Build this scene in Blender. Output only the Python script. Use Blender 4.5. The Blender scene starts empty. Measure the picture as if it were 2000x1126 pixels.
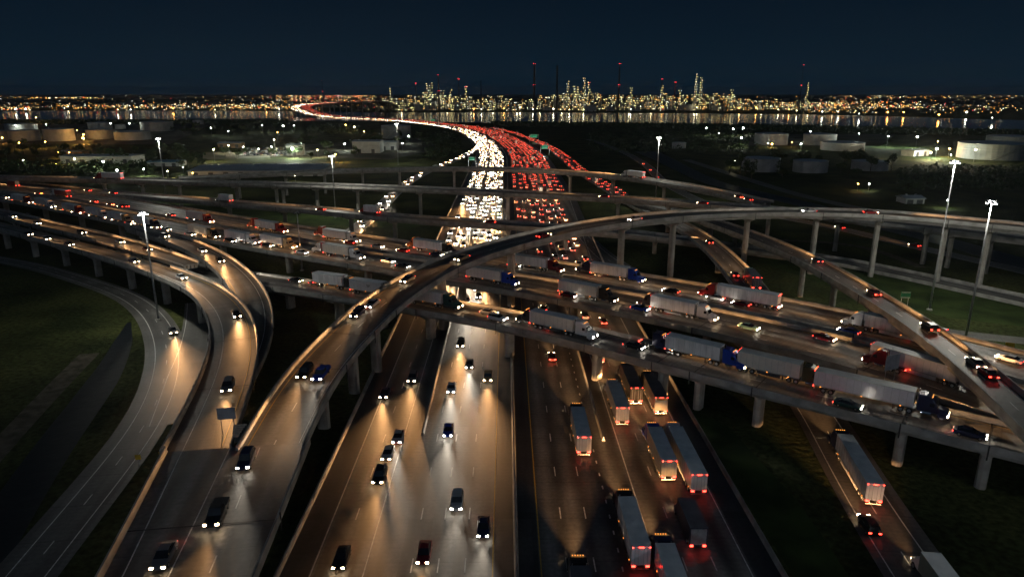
import bpy, math, random
from mathutils import Vector
random.seed(7)
R = math.radians
SC = bpy.context.scene
COL = SC.collection

# ------------------------------------------------------------------ camera
F, CX, CY, H = 1333.0, 1000.0, 563.0, 62.0           # photograph geometry: focal length in pixels, centre, camera height in metres
PITCH = math.atan(380 / 1333.0); YAW = R(0.5)
cam = bpy.data.cameras.new('camera'); cam_o = bpy.data.objects.new('camera', cam); COL.objects.link(cam_o)
cam.sensor_width = 36; cam.lens = 36 * F / 2000.0; cam.clip_start = 1; cam.clip_end = 60000
cam_o.location = (0, 0, H); cam_o.rotation_euler = (R(90) - PITCH, 0, -YAW)
SC.camera = cam_o

# ------------------------------------------------------------------ night sky
W = bpy.data.worlds.new('World'); SC.world = W; W.use_nodes = True
nt = W.node_tree; nt.nodes.clear()
out = nt.nodes.new('ShaderNodeOutputWorld'); bg = nt.nodes.new('ShaderNodeBackground')
tc = nt.nodes.new('ShaderNodeTexCoord'); sp = nt.nodes.new('ShaderNodeSeparateXYZ'); rp = nt.nodes.new('ShaderNodeValToRGB')
nt.links.new(tc.outputs['Generated'], sp.inputs[0]); nt.links.new(sp.outputs[2], rp.inputs[0])
els = rp.color_ramp.elements                              # clear night sky: navy, a little paler towards the horizon all round
els[0].position = 0.0; els[0].color = (0.0036, 0.0145, 0.0280, 1)
els[1].position = 1.0; els[1].color = (0.0008, 0.0042, 0.0110, 1)
for pos, c in ((0.035, (0.0028, 0.0128, 0.0255)), (0.12, (0.0018, 0.0082, 0.0180)), (0.3, (0.0012, 0.0056, 0.0135))):
    e = els.new(pos); e.color = (*c, 1)
nt.links.new(rp.outputs[0], bg.inputs[0]); bg.inputs[1].default_value = 0.62
nt.links.new(bg.outputs[0], out.inputs[0])

# last blue light of dusk: a faint, very soft sun from behind the viewpoint
sun = bpy.data.lights.new('dusk_light', 'SUN'); sun.energy = 0.050; sun.angle = R(60); sun.color = (0.50, 0.74, 1.0)
sun_o = bpy.data.objects.new('dusk_light', sun); COL.objects.link(sun_o); sun_o.rotation_euler = (R(42), 0, R(-12))

# ------------------------------------------------------------------ exposure and sampling
SC.view_settings.view_transform = 'Standard'; SC.view_settings.look = 'None'
SC.view_settings.exposure = 0.45; SC.view_settings.gamma = 1.0
SC.render.engine = 'CYCLES'
cy = SC.cycles
cy.use_denoising = True
try: cy.denoiser = 'OPENIMAGEDENOISE'
except Exception: pass
cy.max_bounces = 3; cy.diffuse_bounces = 1; cy.glossy_bounces = 2; cy.transmission_bounces = 1; cy.volume_bounces = 0
cy.use_adaptive_sampling = True; cy.adaptive_threshold = 0.045; cy.adaptive_min_samples = 24; cy.light_sampling_threshold = 0.02
cy.sample_clamp_indirect = 3.0; cy.sample_clamp_direct = 0.0
cy.caustics_reflective = False; cy.caustics_refractive = False
cy.use_light_tree = True

# ------------------------------------------------------------------ survey: photograph pixel + height -> place in metres
def P(px, py, z=0.0):
    x = (px - CX) / F; y = (py - CY) / F
    c, s = math.cos(PITCH), math.sin(PITCH)
    t = (z - H) / (-s - y * c)
    X, Y = x * t, (c - y * s) * t
    cw, sw = math.cos(YAW), math.sin(YAW)
    return Vector((X * cw + Y * sw, -X * sw + Y * cw, z))
def px_of(v):
    cw, sw = math.cos(YAW), math.sin(YAW)
    x = v.x * cw - v.y * sw; y = v.x * sw + v.y * cw; z = v.z - H
    c, s = math.cos(PITCH), math.sin(PITCH)
    f = y * c - z * s; d = -(y * s + z * c)
    return CX + F * x / f, CY + F * d / f

# ------------------------------------------------------------------ materials
def new_mat(name):
    m = bpy.data.materials.new(name); m.use_nodes = True
    n = m.node_tree; b = n.nodes['Principled BSDF']
    return m, n, b
def noise_col(n, c1, c2, scale, coord='Object', detail=5, vec=None, lo=0.35, hi=0.65):
    tc = n.nodes.new('ShaderNodeTexCoord'); mp = n.nodes.new('ShaderNodeMapping')
    n.links.new(tc.outputs[coord], mp.inputs[0])
    if vec: mp.inputs['Scale'].default_value = vec
    nz = n.nodes.new('ShaderNodeTexNoise'); nz.inputs['Scale'].default_value = scale; nz.inputs['Detail'].default_value = detail
    n.links.new(mp.outputs[0], nz.inputs[0])
    cr = n.nodes.new('ShaderNodeValToRGB')
    cr.color_ramp.elements[0].position = lo; cr.color_ramp.elements[1].position = hi
    cr.color_ramp.elements[0].color = (*c1, 1); cr.color_ramp.elements[1].color = (*c2, 1)
    n.links.new(nz.outputs[0], cr.inputs[0])
    return cr, nz, mp
def mat(name, c1, c2=None, scale=1.0, rough=0.6, metal=0.0, bump=0.0, coord='Object', vec=None, spec=0.5):
    m, n, b = new_mat(name)
    if c2 is None:
        c2 = tuple(min(1, c * 1.18) for c in c1)
    cr, nz, mp = noise_col(n, c1, c2, scale, coord, vec=vec)
    n.links.new(cr.outputs[0], b.inputs['Base Color'])
    b.inputs['Roughness'].default_value = rough; b.inputs['Metallic'].default_value = metal
    b.inputs['Specular IOR Level'].default_value = spec
    if bump:
        bp = n.nodes.new('ShaderNodeBump'); bp.inputs['Strength'].default_value = bump; bp.inputs['Distance'].default_value = 0.1
        n.links.new(nz.outputs[0], bp.inputs['Height']); n.links.new(bp.outputs[0], b.inputs['Normal'])
    return m
def glow(name, col, s, sampled=True):
    m, n, b = new_mat(name)
    b.inputs['Base Color'].default_value = (0.05, 0.05, 0.05, 1)
    b.inputs['Emission Color'].default_value = (*col, 1); b.inputs['Emission Strength'].default_value = s
    m.cycles.emission_sampling = 'AUTO' if sampled else 'NONE'
    return m
def math_node(n, op, a=None, b=None):
    q = n.nodes.new('ShaderNodeMath'); q.operation = op
    for i, v in enumerate((a, b)):
        if v is None: continue
        if isinstance(v, (int, float)): q.inputs[i].default_value = v
        else: n.links.new(v, q.inputs[i])
    return q.outputs[0]
def road_mat(name, c1, c2, lane=3.7, joint=5.0, rough=0.55, track=0.35):
    """concrete or asphalt carriageway: UV is metres across and along; wheel tracks, oil streaks, slab joints, patches"""
    m, n, b = new_mat(name)
    uv = n.nodes.new('ShaderNodeUVMap'); sep = n.nodes.new('ShaderNodeSeparateXYZ'); n.links.new(uv.outputs[0], sep.inputs[0])
    u, v = sep.outputs[0], sep.outputs[1]
    cr, nz, mp = noise_col(n, c1, c2, 1.0, 'UV', vec=(0.45, 0.03, 1), lo=0.3, hi=0.7)
    cr2, nz2, mp2 = noise_col(n, (0.5, 0.5, 0.5), (1.15, 1.15, 1.15), 0.09, 'UV', lo=0.3, hi=0.7)
    cr3, nz3, mp3 = noise_col(n, (0.8, 0.8, 0.8), (1.12, 1.12, 1.12), 1.6, 'UV', detail=8)
    # oil and rubber in the middle of each lane
    w = math_node(n, 'SINE', math_node(n, 'MULTIPLY', u, 2 * math.pi / lane))
    w2 = math_node(n, 'SUBTRACT', 1.0, math_node(n, 'MULTIPLY', math_node(n, 'ADD', w, 1.0), track * 0.5))
    # slab joints across
    fr = math_node(n, 'FRACT', math_node(n, 'DIVIDE', v, joint))
    j = math_node(n, 'LESS_THAN', fr, 0.03)
    jn = math_node(n, 'SUBTRACT', 1.0, math_node(n, 'MULTIPLY', j, 0.3))
    # grooves across
    fg = math_node(n, 'SINE', math_node(n, 'MULTIPLY', v, 6.3))
    gg = math_node(n, 'ADD', 1.0, math_node(n, 'MULTIPLY', fg, 0.05))
    f = math_node(n, 'MULTIPLY', math_node(n, 'MULTIPLY', w2, jn), gg)
    # every slab poured a little differently, a few replaced
    sl = n.nodes.new('ShaderNodeCombineXYZ')
    n.links.new(math_node(n, 'FLOOR', math_node(n, 'DIVIDE', u, lane)), sl.inputs[0]); n.links.new(math_node(n, 'FLOOR', math_node(n, 'DIVIDE', v, joint * 3)), sl.inputs[1])
    wn = n.nodes.new('ShaderNodeTexWhiteNoise'); wn.noise_dimensions = '2D'; n.links.new(sl.outputs[0], wn.inputs[0])
    rp = math_node(n, 'GREATER_THAN', wn.outputs[0], 0.9)
    tint = math_node(n, 'ADD', math_node(n, 'ADD', 0.84, math_node(n, 'MULTIPLY', wn.outputs[0], 0.24)), math_node(n, 'MULTIPLY', rp, -0.32))
    f = math_node(n, 'MULTIPLY', f, tint)
    def mul(a, bb):
        q = n.nodes.new('ShaderNodeMix'); q.data_type = 'RGBA'; q.blend_type = 'MULTIPLY'; q.inputs[0].default_value = 1
        n.links.new(a, q.inputs[6]); n.links.new(bb, q.inputs[7]); return q.outputs[2]
    c = mul(mul(cr.outputs[0], cr2.outputs[0]), cr3.outputs[0])
    cc = n.nodes.new('ShaderNodeCombineXYZ')
    for i in range(3): n.links.new(f, cc.inputs[i])
    c = mul(c, cc.outputs[0])
    n.links.new(c, b.inputs['Base Color']); b.inputs['Roughness'].default_value = rough
    bp = n.nodes.new('ShaderNodeBump'); bp.inputs['Strength'].default_value = 0.25; bp.inputs['Distance'].default_value = 0.03
    n.links.new(nz3.outputs[0], bp.inputs['Height']); n.links.new(bp.outputs[0], b.inputs['Normal'])
    return m

M = {}
M['concrete_road'] = road_mat('concrete_road', (0.165, 0.165, 0.158), (0.29, 0.287, 0.272), track=0.6)
M['asphalt'] = road_mat('asphalt', (0.045, 0.046, 0.05), (0.075, 0.075, 0.078), track=0.1, joint=60)
M['dimmed_concrete'] = road_mat('dimmed_concrete', (0.085, 0.083, 0.08), (0.14, 0.135, 0.13), track=0.3, joint=30)  # concrete toned darker to offset the mast light on the diagonal ramp
M['old_road'] = road_mat('old_road', (0.12, 0.118, 0.11), (0.20, 0.196, 0.185), track=0.2, joint=9)
M['parapet'] = mat('parapet_concrete', (0.20, 0.195, 0.18), (0.36, 0.35, 0.325), 0.35, 0.75, bump=0.2)
M['girder'] = mat('girder_concrete', (0.19, 0.18, 0.16), (0.30, 0.285, 0.26), 0.3, 0.8, bump=0.2)
M['pier'] = mat('pier_concrete', (0.26, 0.245, 0.215), (0.42, 0.40, 0.36), 0.4, 0.8, bump=0.2)
M['joint'] = mat('joint_rubber', (0.03, 0.03, 0.03), None, 2, 0.7)
M['white_paint'] = mat('white_paint', (0.50, 0.50, 0.48), (0.8, 0.8, 0.78), 1.5, 0.5)
M['yellow_paint'] = mat('yellow_paint', (0.45, 0.28, 0.04), (0.65, 0.42, 0.06), 1.5, 0.5)
M['steel'] = mat('galvanised_steel', (0.35, 0.36, 0.37), (0.5, 0.51, 0.52), 1.5, 0.45, 0.7)
M['dark_steel'] = mat('dark_steel', (0.05, 0.05, 0.055), (0.09, 0.09, 0.1), 2, 0.5, 0.4)
M['tyre'] = mat('tyre_rubber', (0.015, 0.015, 0.016), (0.03, 0.03, 0.03), 4, 0.85)
M['rim'] = mat('wheel_rim', (0.4, 0.4, 0.42), (0.6, 0.6, 0.62), 3, 0.35, 0.8)
M['glass'] = mat('dark_glass', (0.012, 0.014, 0.018), (0.02, 0.022, 0.028), 2, 0.06, 0.0)
M['trailer'] = mat('trailer_white', (0.60, 0.59, 0.60), (0.82, 0.81, 0.82), 1.0, 0.4, vec=(0.9, 0.9, 0.25))
M['trailer_roof'] = mat('trailer_roof', (0.48, 0.54, 0.58), (0.64, 0.69, 0.72), 0.5, 0.5)
M['trailer_roof_cream'] = mat('trailer_roof_cream', (0.5, 0.52, 0.50), (0.66, 0.67, 0.63), 0.5, 0.5)
M['trailer_roof_dark'] = mat('trailer_roof_dark', (0.05, 0.06, 0.08), (0.09, 0.1, 0.13), 0.5, 0.5)
M['chrome'] = mat('chrome', (0.6, 0.6, 0.62), (0.75, 0.75, 0.76), 2, 0.2, 1.0)
M['sign_green'] = mat('sign_green', (0.0, 0.16, 0.07), (0.0, 0.22, 0.10), 0.6, 0.5)
M['sign_yellow'] = mat('sign_yellow', (0.6, 0.36, 0.02), (0.75, 0.45, 0.03), 0.8, 0.5)
M['sign_back'] = mat('sign_back', (0.20, 0.22, 0.26), (0.30, 0.32, 0.36), 0.8, 0.5, 0.3)
M['tank_white'] = mat('tank_white', (0.34, 0.335, 0.35), (0.52, 0.51, 0.52), 0.12, 0.6)
M['tank_grey'] = mat('tank_grey', (0.17, 0.19, 0.21), (0.27, 0.29, 0.31), 0.12, 0.6)
M['roof_metal'] = mat('roof_metal', (0.34, 0.38, 0.42), (0.48, 0.52, 0.56), 0.08, 0.5)
M['roof_blue'] = mat('roof_blue', (0.08, 0.22, 0.30), (0.14, 0.32, 0.42), 0.1, 0.5)
M['wall_panel'] = mat('wall_panel', (0.42, 0.41, 0.40), (0.58, 0.57, 0.55), 0.2, 0.7)
M['wall_brick'] = mat('wall_brown', (0.20, 0.12, 0.07), (0.32, 0.2, 0.12), 0.4, 0.8)
M['bark'] = mat('bark', (0.05, 0.04, 0.03), (0.10, 0.08, 0.06), 2, 0.9)
M['leaf'] = mat('leaf', (0.025, 0.045, 0.012), (0.065, 0.10, 0.03), 0.5, 0.7)
M['refinery_steel'] = mat('refinery_steel', (0.25, 0.25, 0.24), (0.38, 0.38, 0.36), 0.1, 0.6, 0.2)
M['stack_dark'] = mat('stack_dark', (0.06, 0.05, 0.05), (0.10, 0.085, 0.08), 0.05, 0.8)
M['stack_red'] = mat('stack_red', (0.35, 0.06, 0.05), (0.45, 0.09, 0.07), 0.05, 0.7)
M['block'] = mat('city_block', (0.10, 0.10, 0.10), (0.22, 0.21, 0.2), 0.01, 0.8)
M['crash'] = mat('crash_cushion', (0.22, 0.22, 0.21), (0.4, 0.38, 0.34), 1.0, 0.6)
# light sources
M['headlight'] = glow('headlight_lamp', (1.0, 0.90, 0.74), 40, False)
M['headlight_warm'] = glow('headlight_warm', (1.0, 0.70, 0.40), 40, False)
M['taillight'] = glow('tail_lamp', (1.0, 0.035, 0.02), 11, False)
M['marker'] = glow('marker_lamp', (1.0, 0.28, 0.03), 3.5, False)
M['cab_marker'] = glow('cab_marker_lamp', (1.0, 0.35, 0.06), 1.2, False)
M['jam_head'] = glow('jam_headlamp', (1.0, 0.80, 0.58), 40)
M['jam_head_amber'] = glow('jam_headlamp_amber', (1.0, 0.60, 0.28), 26)
M['jam_head_white'] = glow('jam_headlamp_white', (1.0, 0.90, 0.76), 38)
M['jam_tail_dim'] = glow('jam_tail_lamp_dim', (1.0, 0.09, 0.03), 3.5, False)
M['jam_tail'] = glow('jam_tail_lamp', (1.0, 0.06, 0.03), 7)
M['mast_lamp'] = glow('mast_lamp', (1.0, 1.0, 0.88), 45, False)
for k, c, s in (('lamp_warm', (1.0, 0.68, 0.28), 6), ('lamp_yellow', (0.95, 0.90, 0.36), 6), ('lamp_orange', (1.0, 0.38, 0.05), 6.5),
                ('lamp_white', (0.92, 1.0, 0.88), 6.5), ('lamp_red', (1.0, 0.04, 0.05), 7), ('lamp_teal', (0.25, 1.0, 0.7), 6)):
    M[k] = glow(k, c, s, False)
for k, c, s in (('post_white', (0.92, 1.0, 0.86), 60), ('post_orange', (1.0, 0.5, 0.09), 45), ('post_yellow', (1.0, 0.85, 0.4), 45)):
    M[k] = glow(k, c, s, False)
for k, c, s in (('shore_white', (0.95, 1.0, 0.85), 16), ('shore_orange', (1.0, 0.42, 0.06), 26), ('shore_yellow', (1.0, 0.82, 0.36), 18)):
    M[k] = glow(k, c, s)
# ground
def ground_mat():
    m, n, b = new_mat('ground_grass')
    cr, nz, mp = noise_col(n, (0.022, 0.034, 0.014), (0.080, 0.100, 0.038), 0.045, 'Object', detail=9, lo=0.35, hi=0.68)
    cr2, nz2, mp2 = noise_col(n, (0.55, 0.5, 0.4), (1.3, 1.2, 1.1), 0.9, 'Object', detail=8)
    q = n.nodes.new('ShaderNodeMix'); q.data_type = 'RGBA'; q.blend_type = 'MULTIPLY'; q.inputs[0].default_value = 1
    n.links.new(cr.outputs[0], q.inputs[6]); n.links.new(cr2.outputs[0], q.inputs[7]); n.links.new(q.outputs[2], b.inputs['Base Color'])
    b.inputs['Roughness'].default_value = 0.95; b.inputs['Specular IOR Level'].default_value = 0.1
    bp = n.nodes.new('ShaderNodeBump'); bp.inputs['Strength'].default_value = 0.8; bp.inputs['Distance'].default_value = 0.4
    n.links.new(nz2.outputs[0], bp.inputs['Height']); n.links.new(bp.outputs[0], b.inputs['Normal'])
    return m
M['ground'] = ground_mat()
M['lawn'] = mat('lawn', (0.018, 0.032, 0.011), (0.048, 0.072, 0.022), 0.12, 0.95, spec=0.1)
M['dirt'] = mat('dirt', (0.06, 0.055, 0.04), (0.13, 0.115, 0.09), 0.5, 0.95, spec=0.1)
M['yard'] = mat('yard', (0.06, 0.055, 0.045), (0.13, 0.12, 0.10), 0.03, 0.9, spec=0.1)
def water_mat(name, col, rough, bump, scale):
    m, n, b = new_mat(name)
    b.inputs['Base Color'].default_value = (*col, 1); b.inputs['Roughness'].default_value = rough; b.inputs['IOR'].default_value = 1.33
    tc = n.nodes.new('ShaderNodeTexCoord'); nz = n.nodes.new('ShaderNodeTexNoise'); nz.inputs['Scale'].default_value = scale; nz.inputs['Detail'].default_value = 4
    n.links.new(tc.outputs['Object'], nz.inputs[0])
    bp = n.nodes.new('ShaderNodeBump'); bp.inputs['Strength'].default_value = bump; bp.inputs['Distance'].default_value = 0.5
    n.links.new(nz.outputs[0], bp.inputs['Height']); n.links.new(bp.outputs[0], b.inputs['Normal'])
    return m
M['water'] = water_mat('channel_water', (0.010, 0.022, 0.040), 0.10, 0.09, 0.06)
M['ditch'] = water_mat('ditch_water', (0.006, 0.010, 0.014), 0.45, 0.2, 0.4)
_paint = {}
def paint(rgb):
    k = tuple(round(c, 3) for c in rgb)
    if k not in _paint:
        _paint[k] = mat('vehicle_paint', k, tuple(min(1, c * 1.12 + 0.004) for c in k), 1.2, 0.28, 0.15)
    return _paint[k]

# ------------------------------------------------------------------ mesh helpers
class MB:
    def __init__(s): s.v = []; s.f = []; s.m = []; s.uv = []; s.has_uv = False
    def face(s, idx, m=0, uv=None):
        s.f.append(tuple(idx)); s.m.append(m); s.uv.append(uv)
        if uv: s.has_uv = True
    def quad(s, a, b, c, d, m=0, uv=None):
        i = len(s.v); s.v += [tuple(a), tuple(b), tuple(c), tuple(d)]; s.face((i, i + 1, i + 2, i + 3), m, uv)
    def box(s, x0, x1, y0, y1, z0, z1, m=0):
        i = len(s.v)
        s.v += [(x0, y0, z0), (x1, y0, z0), (x1, y1, z0), (x0, y1, z0), (x0, y0, z1), (x1, y0, z1), (x1, y1, z1), (x0, y1, z1)]
        for q in ((3, 2, 1, 0), (4, 5, 6, 7), (0, 1, 5, 4), (1, 2, 6, 5), (2, 3, 7, 6), (3, 0, 4, 7)): s.face([i + k for k in q], m)
    def rings(s, rings, m=0, cap=True, closed=True):
        n = len(rings[0]); i = len(s.v)
        for r in rings: s.v += [tuple(p) for p in r]
        for a in range(len(rings) - 1):
            for k in range(n if closed else n - 1):
                k2 = (k + 1) % n
                s.face((i + a * n + k, i + a * n + k2, i + (a + 1) * n + k2, i + (a + 1) * n + k), m)
        if cap:
            s.face([i + k for k in range(n)][::-1], m); b = i + (len(rings) - 1) * n; s.face([b + k for k in range(n)], m)
    def tube(s, prof, seg=12, m=0, cap=True, axis='z', c=(0, 0, 0)):
        """prof: list of (r, h) along the axis"""
        rs = []
        for r, h in prof:
            ring = []
            for k in range(seg):
                a = 2 * math.pi * k / seg; p, q = r * math.cos(a), r * math.sin(a)
                if axis == 'z': ring.append((c[0] + p, c[1] + q, c[2] + h))
                elif axis == 'y': ring.append((c[0] + p, c[1] + h, c[2] + q))
                else: ring.append((c[0] + h, c[1] + p, c[2] + q))
            rs.append(ring)
        s.rings(rs, m, cap)
    def bar(s, a, b, r, seg=5, m=0):
        a, b = Vector(a), Vector(b); d = (b - a).normalized()
        x = d.orthogonal().normalized(); y = d.cross(x)
        s.rings([[p + x * (r * math.cos(2 * math.pi * k / seg)) + y * (r * math.sin(2 * math.pi * k / seg)) for k in range(seg)] for p in (a, b)], m)
    def mesh(s, name, mats, smooth=False):
        me = bpy.data.meshes.new(name); me.from_pydata(s.v, [], s.f)
        for mm in (mats if isinstance(mats, (list, tuple)) else [mats]): me.materials.append(mm)
        me.polygons.foreach_set('material_index', s.m)
        if smooth: me.polygons.foreach_set('use_smooth', [True] * len(s.f))
        if s.has_uv:
            l = me.uv_layers.new(name='UVMap'); k = 0; buf = []
            for f, uv in zip(s.f, s.uv):
                for j in range(len(f)): buf += list(uv[j]) if uv else [0.0, 0.0]
            l.data.foreach_set('uv', buf)
        me.update(); return me
    def build(s, name, mats, parent=None, smooth=False): return link(name, s.mesh(name, mats, smooth), parent)
def link(name, data, parent=None, loc=None):
    o = bpy.data.objects.new(name, data); COL.objects.link(o)
    if parent: o.parent = parent
    if loc is not None: o.location = loc
    return o
def tag(o, label=None, cat=None, group=None, kind=None):
    if label: o['label'] = label
    if cat: o['category'] = cat
    if group: o['group'] = group
    if kind: o['kind'] = kind
    return o
def thing(name, label, cat, loc=(0, 0, 0), rz=0.0, group=None):
    o = link(name, None, None, loc); o.rotation_euler = (0, 0, rz)
    return tag(o, label, cat, group)
def lamp_light(parent, loc, power, col, radius=0.3, spot=None, rot=None, blend=0.6):
    l = bpy.data.lights.new('light', 'SPOT' if spot else 'POINT'); l.energy = power; l.color = col; l.shadow_soft_size = radius
    if spot: l.spot_size = R(spot); l.spot_blend = blend
    o = link('light', l, parent, loc)
    if rot: o.rotation_euler = rot
    return o

# ------------------------------------------------------------------ paths
class Path:
    def __init__(s, pts, step=4.0, smooth=12):
        pts = [Vector(p) for p in pts]
        P2 = [pts[0] * 2 - pts[1]] + pts + [pts[-1] * 2 - pts[-2]]
        dense = []
        for i in range(1, len(P2) - 2):
            a, b, c, d = P2[i - 1:i + 3]
            n = max(4, int((c - b).length / 2))
            for k in range(n):
                t = k / n
                dense.append(0.5 * ((2 * b) + (c - a) * t + (2 * a - 5 * b + 4 * c - d) * t * t + (3 * b - a - 3 * c + d) * t ** 3))
        dense.append(pts[-1])
        for it in range(2):
            L = [0.0]
            for i in range(1, len(dense)): L.append(L[-1] + (dense[i] - dense[i - 1]).length)
            n = max(2, int(L[-1] / step)); q = []; j = 0
            for k in range(n + 1):
                t = L[-1] * k / n
                while j < len(L) - 2 and L[j + 1] < t: j += 1
                f = (t - L[j]) / max(1e-6, L[j + 1] - L[j]); q.append(dense[j].lerp(dense[j + 1], min(1, max(0, f))))
            if it == 0:
                for _ in range(smooth):
                    q = [q[0]] + [(q[i - 1] + q[i] * 2 + q[i + 1]) / 4 for i in range(1, len(q) - 1)] + [q[-1]]
            dense = q
        s.p = dense; s.s = [0.0]
        for i in range(1, len(s.p)): s.s.append(s.s[-1] + (s.p[i] - s.p[i - 1]).length)
        s.t = []
        for i in range(len(s.p)):
            a = s.p[max(0, i - 1)]; b = s.p[min(len(s.p) - 1, i + 1)]; d = (b - a); d.z = 0; s.t.append(d.normalized())
        s.n = [Vector((t.y, -t.x, 0)) for t in s.t]        # to the right of travel
        s.len = s.s[-1]
    def at(s, d):
        d = min(max(d, 0), s.len); i = min(len(s.p) - 2, int(d / s.len * (len(s.p) - 1)))
        while i < len(s.p) - 2 and s.s[i + 1] < d: i += 1
        while i > 0 and s.s[i] > d: i -= 1
        f = (d - s.s[i]) / max(1e-6, s.s[i + 1] - s.s[i])
        return s.p[i].lerp(s.p[i + 1], f), s.t[i].lerp(s.t[i + 1], f).normalized(), s.n[i].lerp(s.n[i + 1], f).normalized()
    def near(s, v):
        b = min(range(len(s.p)), key=lambda i: (s.p[i].x - v.x) ** 2 + (s.p[i].y - v.y) ** 2)
        p = s.p[b]; dv = Vector((v.x - p.x, v.y - p.y, 0))
        return s.s[b] + dv.dot(s.t[b]), dv.dot(s.n[b])
    def s_at_px(s, x):
        best = min(range(len(s.p)), key=lambda i: abs(px_of(s.p[i])[0] - x)); return s.s[best]
def hw_fn(w):                                            # width: number or list of (fraction, width)
    if isinstance(w, (int, float)): return lambda f: w / 2
    def g(f):
        for (a, wa), (b, wb) in zip(w, w[1:]):
            if f <= b: return (wa + (wb - wa) * max(0, (f - a)) / (b - a)) / 2
        return w[-1][1] / 2
    return g
def strip(mb, path, u0, u1, dz, m=0, s0=0, s1=None, step=None):
    """flat ribbon between offsets u0,u1 (numbers or functions of the fraction)"""
    s1 = path.len if s1 is None else min(s1, path.len); s0 = max(0, s0)
    if s1 <= s0: return
    n = max(1, int((s1 - s0) / (step or 4.0))); prev = None
    for k in range(n + 1):
        d = s0 + (s1 - s0) * k / n; p, t, nn = path.at(d); f = d / path.len
        a = u0(f) if callable(u0) else u0; b = u1(f) if callable(u1) else u1
        A = p + nn * a + Vector((0, 0, dz)); B = p + nn * b + Vector((0, 0, dz))
        if prev: mb.quad(prev[0], prev[1], B, A, m, [(prev[2], prev[4]), (prev[3], prev[4]), (b, d), (a, d)])
        prev = (A, B, a, b, d)
def sweep(mb, path, prof, m=0, s0=0, s1=None, step=4.0):
    """closed profile prof(f) -> [(u, dz)...] swept along the path"""
    s1 = path.len if s1 is None else min(s1, path.len); n = max(1, int((s1 - s0) / step)); rs = []
    for k in range(n + 1):
        d = s0 + (s1 - s0) * k / n; p, t, nn = path.at(d)
        rs.append([p + nn * u + Vector((0, 0, dz)) for u, dz in prof(d / path.len)])
    mb.rings(rs, m)
def dashes(mb, path, u, dz, s0=0, s1=None, ln=3.0, gap=9.0, w=0.17, m=0):
    d = s0; s1 = path.len if s1 is None else s1
    while d + ln < s1:
        strip(mb, path, (lambda f, u=u: (u(f) if callable(u) else u) - w / 2), (lambda f, u=u: (u(f) if callable(u) else u) + w / 2), dz, m, d, d + ln, ln)
        d += ln + gap
def pier_mesh(top, bot, cap_w, col_w=2.4, col_d=1.7):
    """hammerhead pier: rounded column with a flared cap across the deck (local x across)"""
    mb = MB(); h = top - bot; ring = []
    def sec(w, d, z):
        pts = []; r = min(w, d) * 0.45
        for cx, cyy, a0 in ((w / 2 - r, d / 2 - r, 0), (-w / 2 + r, d / 2 - r, 90), (-w / 2 + r, -d / 2 + r, 180), (w / 2 - r, -d / 2 + r, 270)):
            for a in (0, 45, 90): pts.append((cx + r * math.cos(R(a0 + a)), cyy + r * math.sin(R(a0 + a)), z))
        return pts
    capz = max(bot + 0.5, top - 1.2)
    mb.rings([sec(col_w, col_d, bot), sec(col_w, col_d, capz - 0.6), sec(col_w * 1.25, col_d, capz)], 0, cap=True)
    mc = MB()
    mc.rings([[(-cap_w / 2 * a, -col_d / 2, z), (cap_w / 2 * a, -col_d / 2, z), (cap_w / 2 * a, col_d / 2, z), (-cap_w / 2 * a, col_d / 2, z)]
              for a, z in ((min(1, col_w * 1.3 / cap_w), capz), (1, capz + 0.8), (1, top))], 0)
    return mb.mesh('pier', M['pier'], True) if False else mb.mesh('pier', M['pier']), mc.mesh('pier_cap', M['pier'])

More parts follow.
